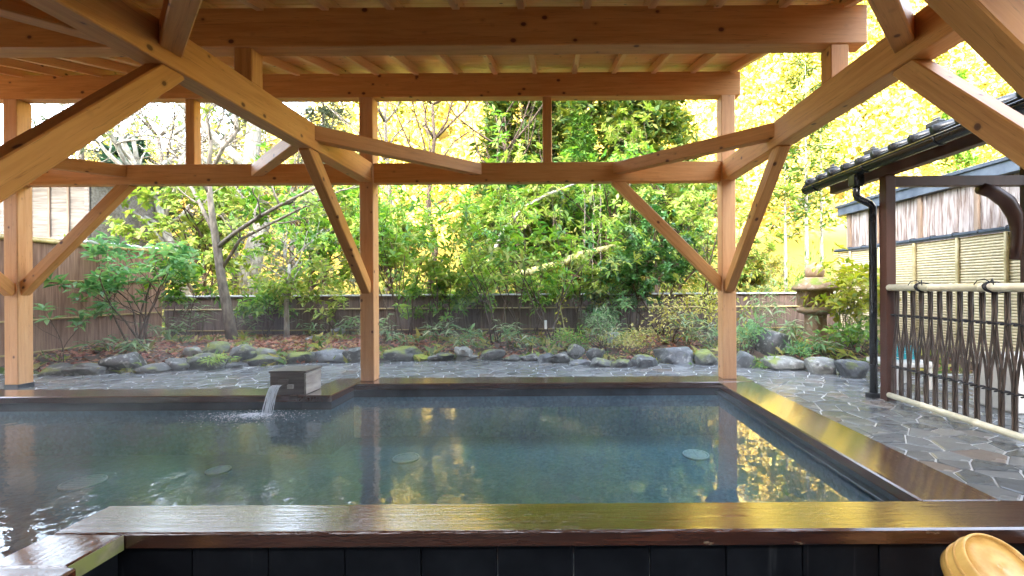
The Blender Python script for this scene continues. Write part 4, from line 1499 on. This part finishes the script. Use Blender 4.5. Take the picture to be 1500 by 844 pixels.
# maple with green crown and bare upper branches
def maple():
    rnd = random.Random(40); rn_ = np.random.default_rng(40)
    d = 7.75
    root = empty('maple_tree', (gx(338, d), d, .1))
    bm = bmesh.new(); tips = []
    def pt(px, py, dy=0): return Vector((gx(px, d + dy) - root.location.x, dy, gz(px, py, d + dy) - .1))
    trunk = [pt(340, 500), pt(333, 455), pt(324, 405), pt(318, 360), pt(312, 320), pt(308, 285), pt(306, 255)]
    tube_into(bm, trunk, [.098, .082, .07, .062, .052, .045, .04], 10)
    def limb(p, r, dep=2, ln=.8):
        tube_into(bm, p, [r * (1 - .5 * i / (len(p) - 1)) for i in range(len(p))], 7)
        for q in range(1, len(p)):
            for _ in range(2):
                nd = (p[q] - p[q - 1]).normalized() * .5 + Vector((rnd.gauss(0, .6), rnd.gauss(0, .6), rnd.gauss(.2, .4)))
                grow(bm, rnd, p[q], nd, ln * rnd.uniform(.6, 1.1), r * .45, dep - 1, tips, .22, .15, (2, 4), .6, .6, 5)
    limb([pt(318, 362), pt(345, 340, -.1), pt(375, 320, -.2), pt(410, 300, -.2), pt(455, 278, -.3), pt(490, 262, -.4)], .04)
    limb([pt(324, 395), pt(352, 350, .1), pt(400, 325, .2), pt(450, 300, .2), pt(500, 278, .1)], .03)
    limb([pt(316, 345), pt(295, 300, .2), pt(275, 262, .3), pt(252, 220, .4), pt(225, 185, .5)], .035)
    limb([pt(306, 258), pt(310, 205), pt(302, 165, .1), pt(308, 120, .1)], .036)
    limb([pt(306, 258), pt(328, 215, -.1), pt(350, 190, -.1), pt(345, 165), pt(360, 130)], .034)
    limb([pt(308, 285), pt(285, 245, -.2), pt(262, 230, -.3)], .026)
    bm_obj('trunk', bm, BARK['grey'], root, True)
    lv = Leaves()
    P, D = [], []
    for p, dd, l in tips:
        zz = p.z + .1
        if 1.6 < zz < 3.0 and rnd.random() < .75 or (zz >= 3.0 and rnd.random() < .10):
            P.append(tuple(p)); D.append((dd.x, dd.y, dd.z * .4 + .3))
    whorls(lv, rn_, P, D, 5, .11, .07)
    lv.build('crown', L['lime'], root)
    tag(root, 'slender maple with curved grey trunk rising from the red leaf litter', 'tree')
maple()
def sapling():
    rnd = random.Random(41); rn_ = np.random.default_rng(41)
    d = 8.0
    root = empty('sapling', (gx(419, d), d, .12))
    bm = bmesh.new(); tips = []
    tube_into(bm, [(0, 0, 0), (.01, 0, .35), (0, .0, .7), (.05, 0, 1.05), (.06, 0, 1.4)], [.05, .043, .04, .034, .026], 8)
    for z, dx, dy in ((.75, -.7, -.2), (.8, .8, .1), (1.0, .7, -.3), (1.1, -.6, .2), (1.25, .5, .4), (1.4, -.2, 0), (1.4, .4, .1), (1.0, -.4, -.4)):
        grow(bm, rnd, (.03, 0, z), (dx, dy, .8), rnd.uniform(.6, 1.0), .016, 2, tips, .25, .1, (2, 4), .6, .6, 5)
    bm_obj('trunk', bm, BARK['pale'], root, True)
    lv = Leaves(); P = [tuple(p) for p, dd, l in tips if rnd.random() < .22]
    whorls(lv, rn_, P, [(0, 0, 1)] * len(P), 4, .08, .04)
    lv.build('crown', L['lime'], root)
    tag(root, 'pale twiggy sapling in the litter between the maple and the middle post', 'tree')
sapling()
# tall rhododendrons behind the pool
TR = [(578, 7.7, 2.7, .9, 'rhodo', 'tall rhododendron immediately right of the middle post'),
      (600, 8.0, 2.3, .7, 'rhodo', 'second tall rhododendron right of the middle post'),
      (655, 7.8, 1.9, .6, 'lime', 'bright lime-leaved rhododendron, third right of the middle post'),
      (728, 7.5, 2.2, .7, 'lime', 'lime-leaved rhododendron with dark slanting stem left of pavilion centre'),
      (762, 7.9, 2.85, .9, 'rhodo', 'tall thin rhododendron below the short centre strut'),
      (806, 7.4, 2.3, .8, 'rhodo', 'rhododendron with white plant tag just right of the centre strut'),
      (846, 8.1, 2.9, 1.0, 'lime', 'high lime-leaved rhododendron between centre strut and mossy log')]
for i, (px, d, h, w_, lf_, lab) in enumerate(TR):
    shrub('rhododendron', lab, 'shrub', gx(px, d), d, h, w_, L[lf_], BARK['brown'], 60 + i, 4, 7, .15, .05, 2, 'tall rhododendrons along the plank fence', lo=.14, r=.015, up=.3, keep=.95, extra=1)
box('plant_tag', gx(799, 7.2) - .02, gx(799, 7.2) + .02, 7.2, 7.206, .42, .56, M['tag_white'], None, .001)
tg = bpy.data.objects['plant_tag']; tag(tg, 'small white plant tag on a stick among the rhododendrons', 'plant tag')
o = tube('stick', [(0, .006, -.30), (0, .006, .02)], .004, BARK['brown'], tg, 5)
o.location = (0, 0, 0)
FS = [(392, 8.25, 1.15, .7, 'rhodo', 'small rhododendron at the fence between maple and sapling'),
      (486, 8.3, 1.35, .8, 'lime', 'small rhododendron at the fence left of the middle post'),
      (632, 8.3, 1.35, .9, 'rhodo', 'bushy rhododendron reaching just over the fence cap right of the middle post'),
      (692, 8.2, 1.5, .9, 'rhodo', 'bushy rhododendron over the fence cap left of the centre strut'),
      (782, 8.3, 1.4, .9, 'rhodo', 'bushy rhododendron behind the white plant tag'),
      (868, 8.3, 1.5, .9, 'lime', 'bushy rhododendron over the fence cap below the hanging vines'),
      (908, 8.0, 1.2, .8, 'rhodo_cool', 'blue-green rhododendron left of the camellias')]
for i, (px, d, h, w_, lf_, lab) in enumerate(FS):
    shrub('rhododendron', lab, 'shrub', gx(px, d), d, h, w_, L[lf_], BARK['brown'], 160 + i, 5, 7, .13, .045, 2, 'low rhododendrons along the plank fence', lo=.2, r=.010, up=.2, keep=.9)
# evergreens toward the right post
shrub('camellia', 'dense dark-green camellia in front of the fence left of the right post', 'shrub', gx(975, 7.9), 7.9, 1.75, 1.5, L['camellia'], BARK['brown'], 81, 6, 7, .085, .045, 2, 'camellias by the right post', lo=.25, extra=3, r=.02)
shrub('camellia', 'taller camellia with paler leaves close behind the right post', 'shrub', gx(1035, 8.1), 8.1, 2.7, 1.4, L['lime'], BARK['brown'], 82, 5, 7, .10, .05, 2, 'camellias by the right post', lo=.3, extra=2, r=.02)
shrub('camellia', 'glossy camellia right of the hanging vines', 'shrub', gx(925, 8.2), 8.2, 2.1, 1.1, L['camellia'], BARK['brown'], 83, 4, 7, .095, .045, 2, 'camellias by the right post', lo=.3, extra=2, r=.018)
clump('golden_shrub', 'yellow variegated shrub leaning out left of the right post', 'shrub', gx(985, 7.2), 7.2, .92, 1.15, L['gold'], 90, 620, .075, .03)
clump('golden_shrub', 'low golden cushion shrub over the edging stones', 'shrub', gx(930, 6.75), 6.75, .44, .95, L['gold'], 91, 560, .055, .022)
clump('golden_shrub', 'yellowing shrub half hidden behind the right post', 'shrub', gx(1058, 7.4), 7.4, .85, .8, L['yellow'], 92, 380, .08, .035)
clump('bush', 'fine-leaved green bush spilling toward the stones below the plant tag', 'shrub', gx(835, 6.95), 6.95, .42, .6, L['rhodo'], 93, 380, .07, .022)
clump('bush', 'feathery grey-green bush between the vines and golden cushion', 'shrub', gx(882, 7.1), 7.1, .62, .8, L['sasa'], 94, 420, .10, .016)
clump('bush', 'blue-green leafy bush between the right post and the boulder', 'shrub', gx(1094, 6.65), 6.65, .55, .55, L['rhodo_cool'], 95, 320, .09, .035)
clump('bush', 'small green plant at the foot of the boulder', 'shrub', gx(1115, 6.0), 6.0, .22, .3, L['rhodo'], 96, 140, .06, .028)
clump('bush', 'low green ground plant between lantern and pale edging stones', 'shrub', gx(1180, 6.35), 6.35, .24, .6, L['rhodo_cool'], 97, 300, .07, .022)
shrub('yellow_shrub', 'open yellow-leaved shrub in front of the bamboo fence beside the lantern', 'shrub', gx(1243, 6.5), 6.5, 1.36, .85, L['yellow'], BARK['green'], 98, 10, 6, .12, .055, 2, None, lo=.28, r=.008, keep=.8, up=.15)
clump('bush', 'dark leafy bush at the base of the yellow-leaved shrub', 'shrub', gx(1262, 6.2), 6.2, .5, .7, L['rhodo'], 99, 300, .10, .05)
# fern and dwarf bamboo
sasa('fern', 'bright green fern between the mossy stones below the maple', gx(317, 6.15), 6.15, .17, 101, 14, L['fern'], None, 0.05, .16, 'fern', .11, .022)
SG = [(285, 7.9, .75, 'dwarf bamboo clump left of the maple trunk at the fence'), (240, 7.5, .45, 'short dwarf bamboo behind the left rhododendron'),
      (365, 8.3, .6, 'dwarf bamboo tuft right of the maple trunk at the fence'), (450, 8.3, .4, 'small dwarf bamboo tuft behind the pale litter stones'),
      (515, 8.2, .45, 'dwarf bamboo tuft just left of the middle post'), (560, 7.6, .5, 'dwarf bamboo tuft just right of the middle post'),
      (600, 7.3, .35, 'low dwarf bamboo above the moss-wrapped stone'), (640, 7.5, .5, 'dwarf bamboo among the lime-leaved rhododendrons'),
      (690, 7.2, .5, 'pale-tipped dwarf bamboo above the upright pale stone'), (745, 7.3, .62, 'dwarf bamboo with drooping blades below the centre strut'),
      (772, 7.1, .40, 'low dwarf bamboo left of the plant tag'), (880, 7.9, .75, 'tall dwarf bamboo with crossing pale blades left of the camellias'),
      (1005, 7.0, .55, 'dwarf bamboo with browned blades behind the large blue-grey stone'), (1045, 6.9, .5, 'dwarf bamboo hidden behind the right post'),
      (1108, 7.3, .95, 'dwarf bamboo clump behind the boulder'), (1140, 7.7, 1.15, 'tall dwarf bamboo clump left of the lantern'),
      (1160, 6.6, .62, 'dwarf bamboo with broad pale blades before the lantern shaft'), (1215, 6.2, .40, 'dwarf bamboo with curled brown blades right of the lantern'),
      (150, 6.6, .3, 'low dwarf bamboo behind the large dark edging stone'), (190, 6.5, .25, 'smallest dwarf bamboo tuft at the left fence')]
for i, (px, d, h, lab) in enumerate(SG):
    sasa('dwarf_bamboo', lab, gx(px, d), d, h, 120 + i, 10 if h > .4 else 7)
# yellow hanging vine on a stem
def vine(px, d, z1, seed, lab, leaf, n=120):
    rn_ = np.random.default_rng(seed); rnd = random.Random(seed)
    root = empty('vine', (gx(px, d), d, .12))
    bm = bmesh.new()
    pts = [(rnd.gauss(0, .03), rnd.gauss(0, .02), z1 * i / 9) for i in range(10)]
    tube_into(bm, pts, .010, 6)
    bm_obj('stem', bm, BARK['mossy'], root, True)
    c = np.stack([rn_.normal(0, .05, n), rn_.normal(0, .05, n), rn_.uniform(.15, 1, n) * z1], 1)
    lv = Leaves(); L_ = rn_.uniform(.04, .09, n)
    lv.add(c, rn_.normal(0, 1, (n, 3)) + np.array([[0, 0, -.5]]), rn_.normal(0, .4, (n, 3)) + np.array([[0, -.5, .7]]), L_, L_ * .5)
    lv.build('foliage', leaf, root)
    tag(root, lab, 'vine')
vine(822, 7.5, 1.35, 140, 'yellow-leaved vine climbing a bare stem beside the plant tag', L['yellow'])

# --------------------------------------------------------------- trees beyond the fences
def conifer(name, label, x, y, height, radius, leaf, seed, bark='brown', whl=26, per=5, n=14, ln=.16, wd=.05, z0=None, start=.12, droop=.35, group=None, r=.12, top=.05, lean=0):
    rnd = random.Random(seed); rn_ = np.random.default_rng(seed)
    z = hill_z(x, y) - .05 if z0 is None else z0
    root = empty(name, (x, y, z))
    bm = bmesh.new()
    tube_into(bm, [(lean * t * height, 0, height * t) for t in (0, .25, .5, .75, 1)], [r, r * .82, r * .6, r * .35, r * .08], 8)
    P, D = [], []
    for w_ in range(whl):
        t = start + (1 - start) * (w_ + rnd.random()) / whl
        R_ = radius * ((1 - t) ** .75 + top) * rnd.uniform(.75, 1.15)
        for b in range(per):
            a = rnd.uniform(0, 6.28)
            hv = Vector((math.cos(a), math.sin(a), 0))
            base = Vector((lean * t * height, 0, height * t))
            pts = []
            for s in (0, .35, .7, 1):
                pts.append(base + hv * R_ * s + Vector((0, 0, R_ * (.28 * s - droop * s * s * 1.5))))
            tube_into(bm, pts, [max(.004, r * .16 * (1 - t * .6)), .008, .005, .003], 4, False)
            for q in range(n):
                s = rnd.uniform(.25, 1.05)
                p = base + hv * R_ * s + Vector((0, 0, R_ * (.28 * s - droop * s * s * 1.5)))
                sd = Vector((-hv.y, hv.x, 0)) * rnd.gauss(0, .8)
                P.append(tuple(p + sd * .10 * R_ * (1.2 - s) + Vector((rnd.gauss(0, .05), rnd.gauss(0, .05), rnd.gauss(0, .06)))))
                dd = hv * rnd.uniform(.2, 1) + sd + Vector((0, 0, rnd.uniform(-.5, .7)))
                D.append(tuple(dd))
    bm_obj('trunk', bm, BARK[bark], root, True)
    P = np.array(P); D = np.array(D); m_ = len(P)
    lv = Leaves()
    for e in range(2):
        L_ = ln * rn_.uniform(.6, 1.3, m_)
        lv.add(P, D + rn_.normal(0, .35, (m_, 3)), rn_.normal(0, .6, (m_, 3)) + np.array([[0, 0, .8]]), L_, L_ * wd / ln, mid=.45)
    lv.build('crown', leaf, root)
    tag(root, label, 'tree', group)
    return root

def broadleaf(name, label, x, y, height, spread_, leaf, bark, seed, r=.10, depth=3, k=5, ln=.10, wd=.05, lo=.3, keep=1.0, lean=(0, 0), z0=None, kids=(2, 4), group=None, trunk_t=.45, extra=1, limbs=5):
    rnd = random.Random(seed); rn_ = np.random.default_rng(seed)
    z = hill_z(x, y) - .05 if z0 is None else z0
    root = empty(name, (x, y, z))
    bm = bmesh.new(); tips = []
    tp = [Vector((0, 0, 0))]
    for i in range(1, 7):
        t = i / 6
        tp.append(Vector((lean[0] * t * height + rnd.gauss(0, .03) * height * .3, lean[1] * t * height + rnd.gauss(0, .02) * height * .3, height * trunk_t * 1.3 * t)))
    tube_into(bm, tp, [r * (1 - .6 * i / 6) for i in range(7)], 9)
    for i in range(2, 7):
        for _ in range(limbs if i > 3 else max(1, limbs - 3)):
            a = rnd.uniform(0, 6.28)
            grow(bm, rnd, tp[i], (math.cos(a) * spread_ + lean[0], math.sin(a) * spread_ * .8, rnd.uniform(.3, 1.1)), height * .36 * rnd.uniform(.7, 1.2), r * .34, depth - 1, tips, .2, .15, kids, .6, .6, 6)
    bm_obj('trunk', bm, BARK[bark], root, True)
    if leaf is not None:
        sel = [(p, d) for p, d, l in tips if p.z > lo * height and rnd.random() < keep]
        P = [tuple(p + Vector((rnd.gauss(0, .05), rnd.gauss(0, .05), rnd.gauss(0, .05))) * e) for e in range(extra) for p, d in sel]
        D = [(d.x + rnd.gauss(0, .3), d.y + rnd.gauss(0, .3), d.z * .5 + .3) for e in range(extra) for p, d in sel]
        lv = Leaves()
        whorls(lv, rn_, P, D, k, ln, wd)
        lv.build('crown', leaf, root)
    tag(root, label, 'tree', group)
    return root

# left
conifer('conifer', 'dark blue-green conifer right of the clapboard shed', gx(190, 12), 12, 5.0, 2.2, L['cedar_dark'], 201, whl=26, per=6, n=14, ln=.22, wd=.07, droop=.4)
conifer('conifer', 'grey-green conifer behind bare branches above the shed', gx(120, 13.5), 13.5, 9.5, 2.4, L['cedar_grey'], 202, 'grey', 26, 5, 12, .26, .05, droop=.3)
conifer('conifer', 'grey-green conifer against the sky left of the middle post', gx(475, 14.5), 14.5, 8.6, 2.0, L['cedar_grey'], 203, 'grey', 30, 6, 12, .26, .06, droop=.35)
conifer('conifer', 'grey-green conifer behind the left half of the maple', gx(345, 15.5), 15.5, 8.2, 2.2, L['cedar_grey'], 204, 'grey', 26, 5, 12, .26, .06, droop=.35)
broadleaf('bare_tree', 'pale leaning tree with lichen-covered trunk behind the fence corner', gx(298, 11), 11, 6.5, .8, L['under'], 'pale', 210, .16, 3, 4, .08, .035, .45, .25, (-.22, 0))
broadleaf('bare_tree', 'thick pale upright trunk behind the maple', gx(374, 13), 13, 9.5, .7, L['under'], 'pale', 211, .30, 3, 4, .09, .04, .5, .3, (0, 0), trunk_t=.7)
broadleaf('bare_tree', 'grey branching tree left of the pale upright trunk', gx(235, 14), 14, 8.5, .9, None, 'grey', 212, .13, 3, trunk_t=.5)
broadleaf('bare_tree', 'thin bare tree rising left of the middle post', gx(430, 12.5), 12.5, 6.5, .8, L['gold'], 'grey', 213, .09, 3, 4, .08, .04, .3, .25)
broadleaf('leafy_tree', 'green broadleaf tree behind the maple crown', gx(300, 10.2), 10.2, 3.6, .9, L['lime'], 'brown', 220, .07, 3, 6, .14, .075, .3, 1.0, extra=2)
broadleaf('leafy_tree', 'green broadleaf tree behind the plank fence left of the middle post', gx(455, 10.4), 10.4, 3.4, .9, L['rhodo'], 'brown', 221, .06, 3, 6, .14, .075, .3, 1.0, extra=2)
# middle
broadleaf('bare_tree', 'bare dark tree with forked branches right of the middle post', gx(632, 12.5), 12.5, 7.5, .55, None, 'brown', 230, .10, 3, trunk_t=.6, limbs=4, kids=(1, 3))
broadleaf('bare_tree', 'slim bare tree close to the middle post', gx(566, 13.5), 13.5, 8.5, .5, None, 'grey', 231, .10, 3, trunk_t=.62, limbs=3, kids=(1, 2))
broadleaf('bare_tree', 'bare dark tree leaning right left of the centre strut', gx(702, 12), 12, 6.2, .6, None, 'brown', 232, .09, 3, lean=(.12, 0), trunk_t=.55, limbs=4, kids=(1, 3))
CG = 'cedars behind the garden'
conifer('cedar', 'golden-green cedar left of the centre strut', gx(770, 15), 15, 9.5, 2.0, L['cedar'], 240, 'brown', 34,  9, 30, .26, .11, droop=.45, group=CG, top=.25)
conifer('cedar', 'large golden-green cedar right of the centre strut', gx(868, 14.5), 14.5, 10.0, 2.5, L['cedar'], 241, 'brown', 36,  9, 30, .26, .11, droop=.45, group=CG, top=.25)
conifer('cedar', 'rightmost of the golden-green cedars, left of the right post', gx(955, 15.5), 15.5, 9.8, 2.1, L['cedar'], 242, 'brown', 34,  9, 30, .26, .11, droop=.45, group=CG, top=.25)
conifer('cedar', 'young fresh-green cedar in front of the golden cedars', gx(852, 13), 13, 5.6, 1.5, L['cedar_bright'], 243, 'brown', 30, 7, 14, .20, .045, droop=.05, group=CG)
broadleaf('leafy_tree', 'lime-green tree filling the gap right of the middle post', gx(568, 10.3), 10.3, 2.9, .6, L['lime'], 'brown', 250, .07, 3, 6, .15, .075, .25, 1.0, extra=2)
broadleaf('leafy_tree', 'yellow-green tree just left of the centre strut below the tie beam', gx(762, 10.6), 10.6, 3.4, .8, L['lime'], 'brown', 251, .07, 3, 6, .15, .075, .25, 1.0, extra=2)
broadleaf('leafy_tree', 'dark evergreen tree behind the centre strut below the tie beam', gx(790, 11.3), 11.3, 4.2, .9, L['camellia'], 'brown', 252, .09, 3, 6, .12, .06, .2, 1.0, extra=2)
broadleaf('leafy_tree', 'mid-green tree behind the hanging vines', gx(890, 11), 11, 3.9, .9, L['rhodo'], 'brown', 253, .08, 3, 6, .14, .07, .25, 1.0, extra=2)
broadleaf('leafy_tree', 'bright green tree behind the right knee brace', gx(995, 10.4), 10.4, 4.1, .9, L['lime'], 'brown', 254, .08, 3, 6, .14, .07, .25, 1.0, extra=2)
broadleaf('leafy_tree', 'small dark evergreen behind the fence left of the right post', gx(960, 9.7), 9.7, 2.6, .9, L['camellia'], 'brown', 255, .06, 3, 6, .10, .05, .2, 1.0)
broadleaf('leafy_tree', 'yellow-green tree right of the right post behind the fence', gx(1092, 10.6), 10.6, 1.5, .6, L['under'], 'brown', 256, .06, 3, 6, .11, .05, .25, .8)
# hanging vines and the fallen mossy log
for i, (px, lab) in enumerate(((858, 'leftmost pale vine hanging right of the centre strut'), (868, 'middle pale vine hanging right of the centre strut'), (880, 'rightmost pale vine hanging right of the centre strut'), (925, 'lone pale vine hanging before the camellias'))):
    d = 9.4
    rnd = random.Random(300 + i)
    o = tube('hanging_vine', [(gx(px, d) + rnd.gauss(0, .02), d, .2 + 3.3 * t / 9) for t in range(10)], .009, BARK['grey'], None, 6)
    tag(o, lab, 'vine', 'vines hanging behind the fence')
o = tube('mossy_log', [(gx(745, 9.3), 9.3, 1.32), (gx(780, 9.4), 9.4, 1.42), (gx(815, 9.5), 9.5, 1.55), (gx(850, 9.7), 9.7, 1.78), (gx(905, 10), 10.0, 2.0)], [.045, .085, .08, .07, .05], BARK['mossy'], None, 9)
tag(o, 'yellow mossy log leaning across the undergrowth behind the fence', 'log')
o = tube('bare_branch', [(gx(700, 9.5), 9.5, 1.0), (gx(735, 9.5), 9.5, 2.2), (gx(765, 9.6), 9.6, 2.75), (gx(800, 9.7), 9.7, 3.05), (gx(850, 9.8), 9.8, 3.35)], [.05, .045, .035, .03, .02], BARK['pale'], None, 7)
tag(o, 'whitish bare branch arching under the tie beam beside the centre strut', 'branch')
# right: thin young cedars in a row, feathery
for i, (px, d, h, w_, lab) in enumerate(((1151, 11.2, 4.6, .6, 'leftmost slender young cedar right of the right post'), (1182, 11.0, 6.4, .75, 'tallest slender young cedar above the lantern'), (1204, 11.8, 5.6, .7, 'slender young cedar next to the bark building'))):
    conifer('slender_cedar', lab, gx(px, d), d, h, w_, L['cedar_bright'] if i != 1 else L['cedar'], 260 + i, 'pale', 20, 3, 9, .18, .035, droop=-.05, group='slender young cedars', start=.42, r=.055, top=.25)
clump('bush', 'feathery green bush behind the lantern roof at the fence corner', 'shrub', gx(1195, 9.2), 9.2, 1.75, 1.5, L['cedar_bright'], 270, 900, .16, .03, z0=.1)
broadleaf('leafy_tree', 'thin golden tree between right post and slender cedars', gx(1122, 13), 13, 1.9, .6, L['gold'], 'pale', 271, .05, 3, 5, .11, .05, .25, .7)
conifer('conifer', 'lone green conifer on the sunny hillside above the tiled roof', gx(1405, 24), 24, 8.5, 1.8, L['cedar_bright'], 272, 'brown', 26, 6, 14, .3, .09, start=.2)
conifer('conifer', 'green conifer on the sunny hillside right of the slender cedars', gx(1262, 27), 27, 6.5, 1.5, L['hillgreen'], 273, 'brown', 24, 5, 12, .3, .09, start=.2)

# undergrowth behind the fence
rn = np.random.default_rng(77)
nc = 620
cys = rn.uniform(9.0, 20, nc); cxs = rn.uniform(-1.2, .75, nc) * cys
ck = rn.uniform(.3, 1.0, nc)
m_ = 60
cx_ = np.repeat(cxs, m_) + rn.normal(0, .38, nc * m_); cy_ = np.repeat(cys, m_) + rn.normal(0, .3, nc * m_)
hz = np.array([hill_z(x, y) for x, y in zip(cxs, cys)])
cz_ = np.repeat(hz, m_) + np.abs(rn.normal(0, 1, nc * m_)) * np.repeat(ck, m_) + .05
keepm = (cy_ > 8.8) & ~((cx_ / cy_ > -.33) & (cx_ / cy_ < -.14) & (cz_ > .09 * cy_ + .1)) & ~((cx_ / cy_ > .38) & (cz_ > .10 * cy_ + .2))
c = np.stack([cx_, cy_, cz_], 1)[keepm]; n = len(c)
lv = Leaves(); L_ = rn.uniform(.07, .17, n)
lv.add(c, rn.normal(0, 1, (n, 3)) + np.array([[0, 0, .3]]), rn.normal(0, .5, (n, 3)) + np.array([[0, -.3, 1]]), L_, L_ * .42)
o = lv.build('undergrowth', L['under'])
tag(o, 'mixed green and golden undergrowth filling the ground behind the fence', 'undergrowth', kind='stuff')

# sunlit wood on the hillside: reads as one mass
def far_wood(name, lab, mat, ntree, seed, x0, x1, y0, y1, hr, rr, nl, con):
    rn_ = np.random.default_rng(seed)
    lv = Leaves()
    for i in range(ntree):
        y = y0 + (y1 - y0) * rn_.uniform(0, 1) ** .8
        x = rn_.uniform(x0, x1) * y
        z = hill_z(x, y)
        h = rn_.uniform(*hr); R_ = rn_.uniform(*rr)
        n = nl
        if con:
            t = rn_.uniform(.12, 1, n) ** .8
            a = rn_.uniform(0, 6.28, n)
            q = R_ * (1 - t) ** .8 * np.sqrt(rn_.uniform(.25, 1, n))
            c = np.stack([x + q * np.cos(a), y + q * np.sin(a), z + t * h], 1)
        else:
            nlobe = 9
            lc = np.stack([rn_.normal(0, R_ * .5, nlobe), rn_.normal(0, R_ * .5, nlobe), rn_.uniform(.4, .95, nlobe) * h], 1)
            idx = rn_.integers(0, nlobe, n)
            c = lc[idx] + rn_.normal(0, R_ * .22, (n, 3)) + np.array([[x, y, z]])
        L_ = rn_.uniform(.22, .50, n) * (.7 + y / 90)
        lv.add(c, rn_.normal(0, 1, (n, 3)), rn_.normal(0, .7, (n, 3)) + np.array([[0, -.6, .5]]), L_, L_ * .55)
    o = lv.build(name, mat)
    tag(o, lab, 'forest', kind='stuff')
far_wood('far_wood', 'sunlit golden autumn wood covering the hillside', L['hill'], 1100, 500, -1.05, 1.25, 22.5, 66, (3.5, 7.5), (1.2, 2.3), 260, False)
far_wood('far_conifers', 'scattered green conifers on the sunlit hillside', L['hillgreen'], 170, 501, -1.05, 1.25, 24, 64, (5, 9), (.9, 1.6), 300, True)

# low plants between the stones and on the soil
rn = np.random.default_rng(31)
nc = 330
gxs = np.concatenate([rn.uniform(-7.2, -2.0, 90), rn.uniform(-2.0, 5.1, nc - 90)])
tt = rn.uniform(0, 1, nc) ** 1.6
gys = np.array([edge_y(x) + .06 + (8.5 - edge_y(x) - .06) * t for x, t in zip(gxs, tt)])
gzs = np.array([bed_z(x, y) for x, y in zip(gxs, gys)])
m_ = 12
c = np.stack([np.repeat(gxs, m_) + rn.normal(0, .05, nc * m_), np.repeat(gys, m_) + rn.normal(0, .05, nc * m_), np.repeat(gzs, m_)], 1)
n = len(c)
a = rn.uniform(0, 6.28, n)
d_ = np.stack([np.cos(a), np.sin(a), rn.uniform(.3, 1.6, n)], 1)
L_ = np.repeat(rn.uniform(.06, .22, nc), m_) * rn.uniform(.6, 1.2, n)
lv = Leaves(); lv.add(c, d_, rn.normal(0, .4, (n, 3)) + np.array([[0, -.4, 1]]), L_, L_ * rn.uniform(.14, .4, n), droop=.35)
o = lv.build('ground_cover', L['under'])
tag(o, 'small green and yellow ground plants scattered over the garden bed', 'ground cover', kind='stuff')

# unseen bath house, added behind the viewer to cut light on slabs and beams
bh = empty('bath_house_blocker', (0, -2.6, NF))
tag(bh, 'unseen dark timber bath house wall added behind the viewer to block light', 'building')
xx = -9.0
while xx < 7.0:
    box('blocker_plank', xx + .002, xx + .298, -2.2, -2.17, NF, 3.4, M['brown_post'], bh, .003)
    xx += .3
box('wall', -9.0, 7.0, -5.5, -2.202, NF, 3.4, M['brown_post'], bh, 0)
o = link('roof', box_mesh('roof', 17, 5.2, .12, .01), M['tile'], bh)
o.matrix_basis = bh.matrix_basis.inverted() @ Matrix.Translation((-1, -3.6, 3.8)) @ Matrix.Rotation(-.25, 4, 'X')

# steam drifting over the hot water
def mat_steam():
    m = bpy.data.materials.new('steam')
    m.use_nodes = True
    nt = m.node_tree
    for n_ in list(nt.nodes): nt.nodes.remove(n_)
    out = nt.nodes.new("ShaderNodeOutputMaterial")
    pv_ = nt.nodes.new("ShaderNodeVolumePrincipled")
    pv_.inputs["Color"].default_value = (1, .98, .96, 1)
    pv_.inputs["Anisotropy"].default_value = .2
    tc = nt.nodes.new("ShaderNodeTexCoord")
    n1 = noise_tex(nt, tc.outputs["Object"], 1.1, 3, .6, .6)
    r1 = ramp(nt, n1, [(.42, (0, 0, 0)), (.75, (1, 1, 1))])
    sep = nt.nodes.new("ShaderNodeSeparateXYZ")
    nt.links.new(tc.outputs["Object"], sep.inputs[0])
    mr = N(nt, "ShaderNodeMapRange")
    mr.inputs["From Min"].default_value = -.05; mr.inputs["From Max"].default_value = 1.1
    mr.inputs["To Min"].default_value = 1; mr.inputs["To Max"].default_value = 0
    nt.links.new(sep.outputs["Z"], mr.inputs["Value"])
    mu = N(nt, "ShaderNodeMath", operation='MULTIPLY'); nt.links.new(r1, mu.inputs[0]); nt.links.new(mr.outputs[0], mu.inputs[1])
    m3 = N(nt, "ShaderNodeMath", operation='MULTIPLY'); nt.links.new(mu.outputs[0], m3.inputs[0]); m3.inputs[1].default_value = .105
    nt.links.new(m3.outputs[0], pv_.inputs["Density"])
    nt.links.new(pv_.outputs[0], out.inputs["Volume"])
    return m
o = link('steam', box_mesh('steam', 9.4, 5.4, 1.18, 0), mat_steam(), None)
o.data.transform(Matrix.Translation((-2.4, 4.75, .545)))
o["kind"] = "stuff"
tag(o, 'thin white steam drifting over the hot pool and the paving', 'steam')
scene.cycles.volume_step_rate = 3
scene.cycles.volume_max_steps = 48
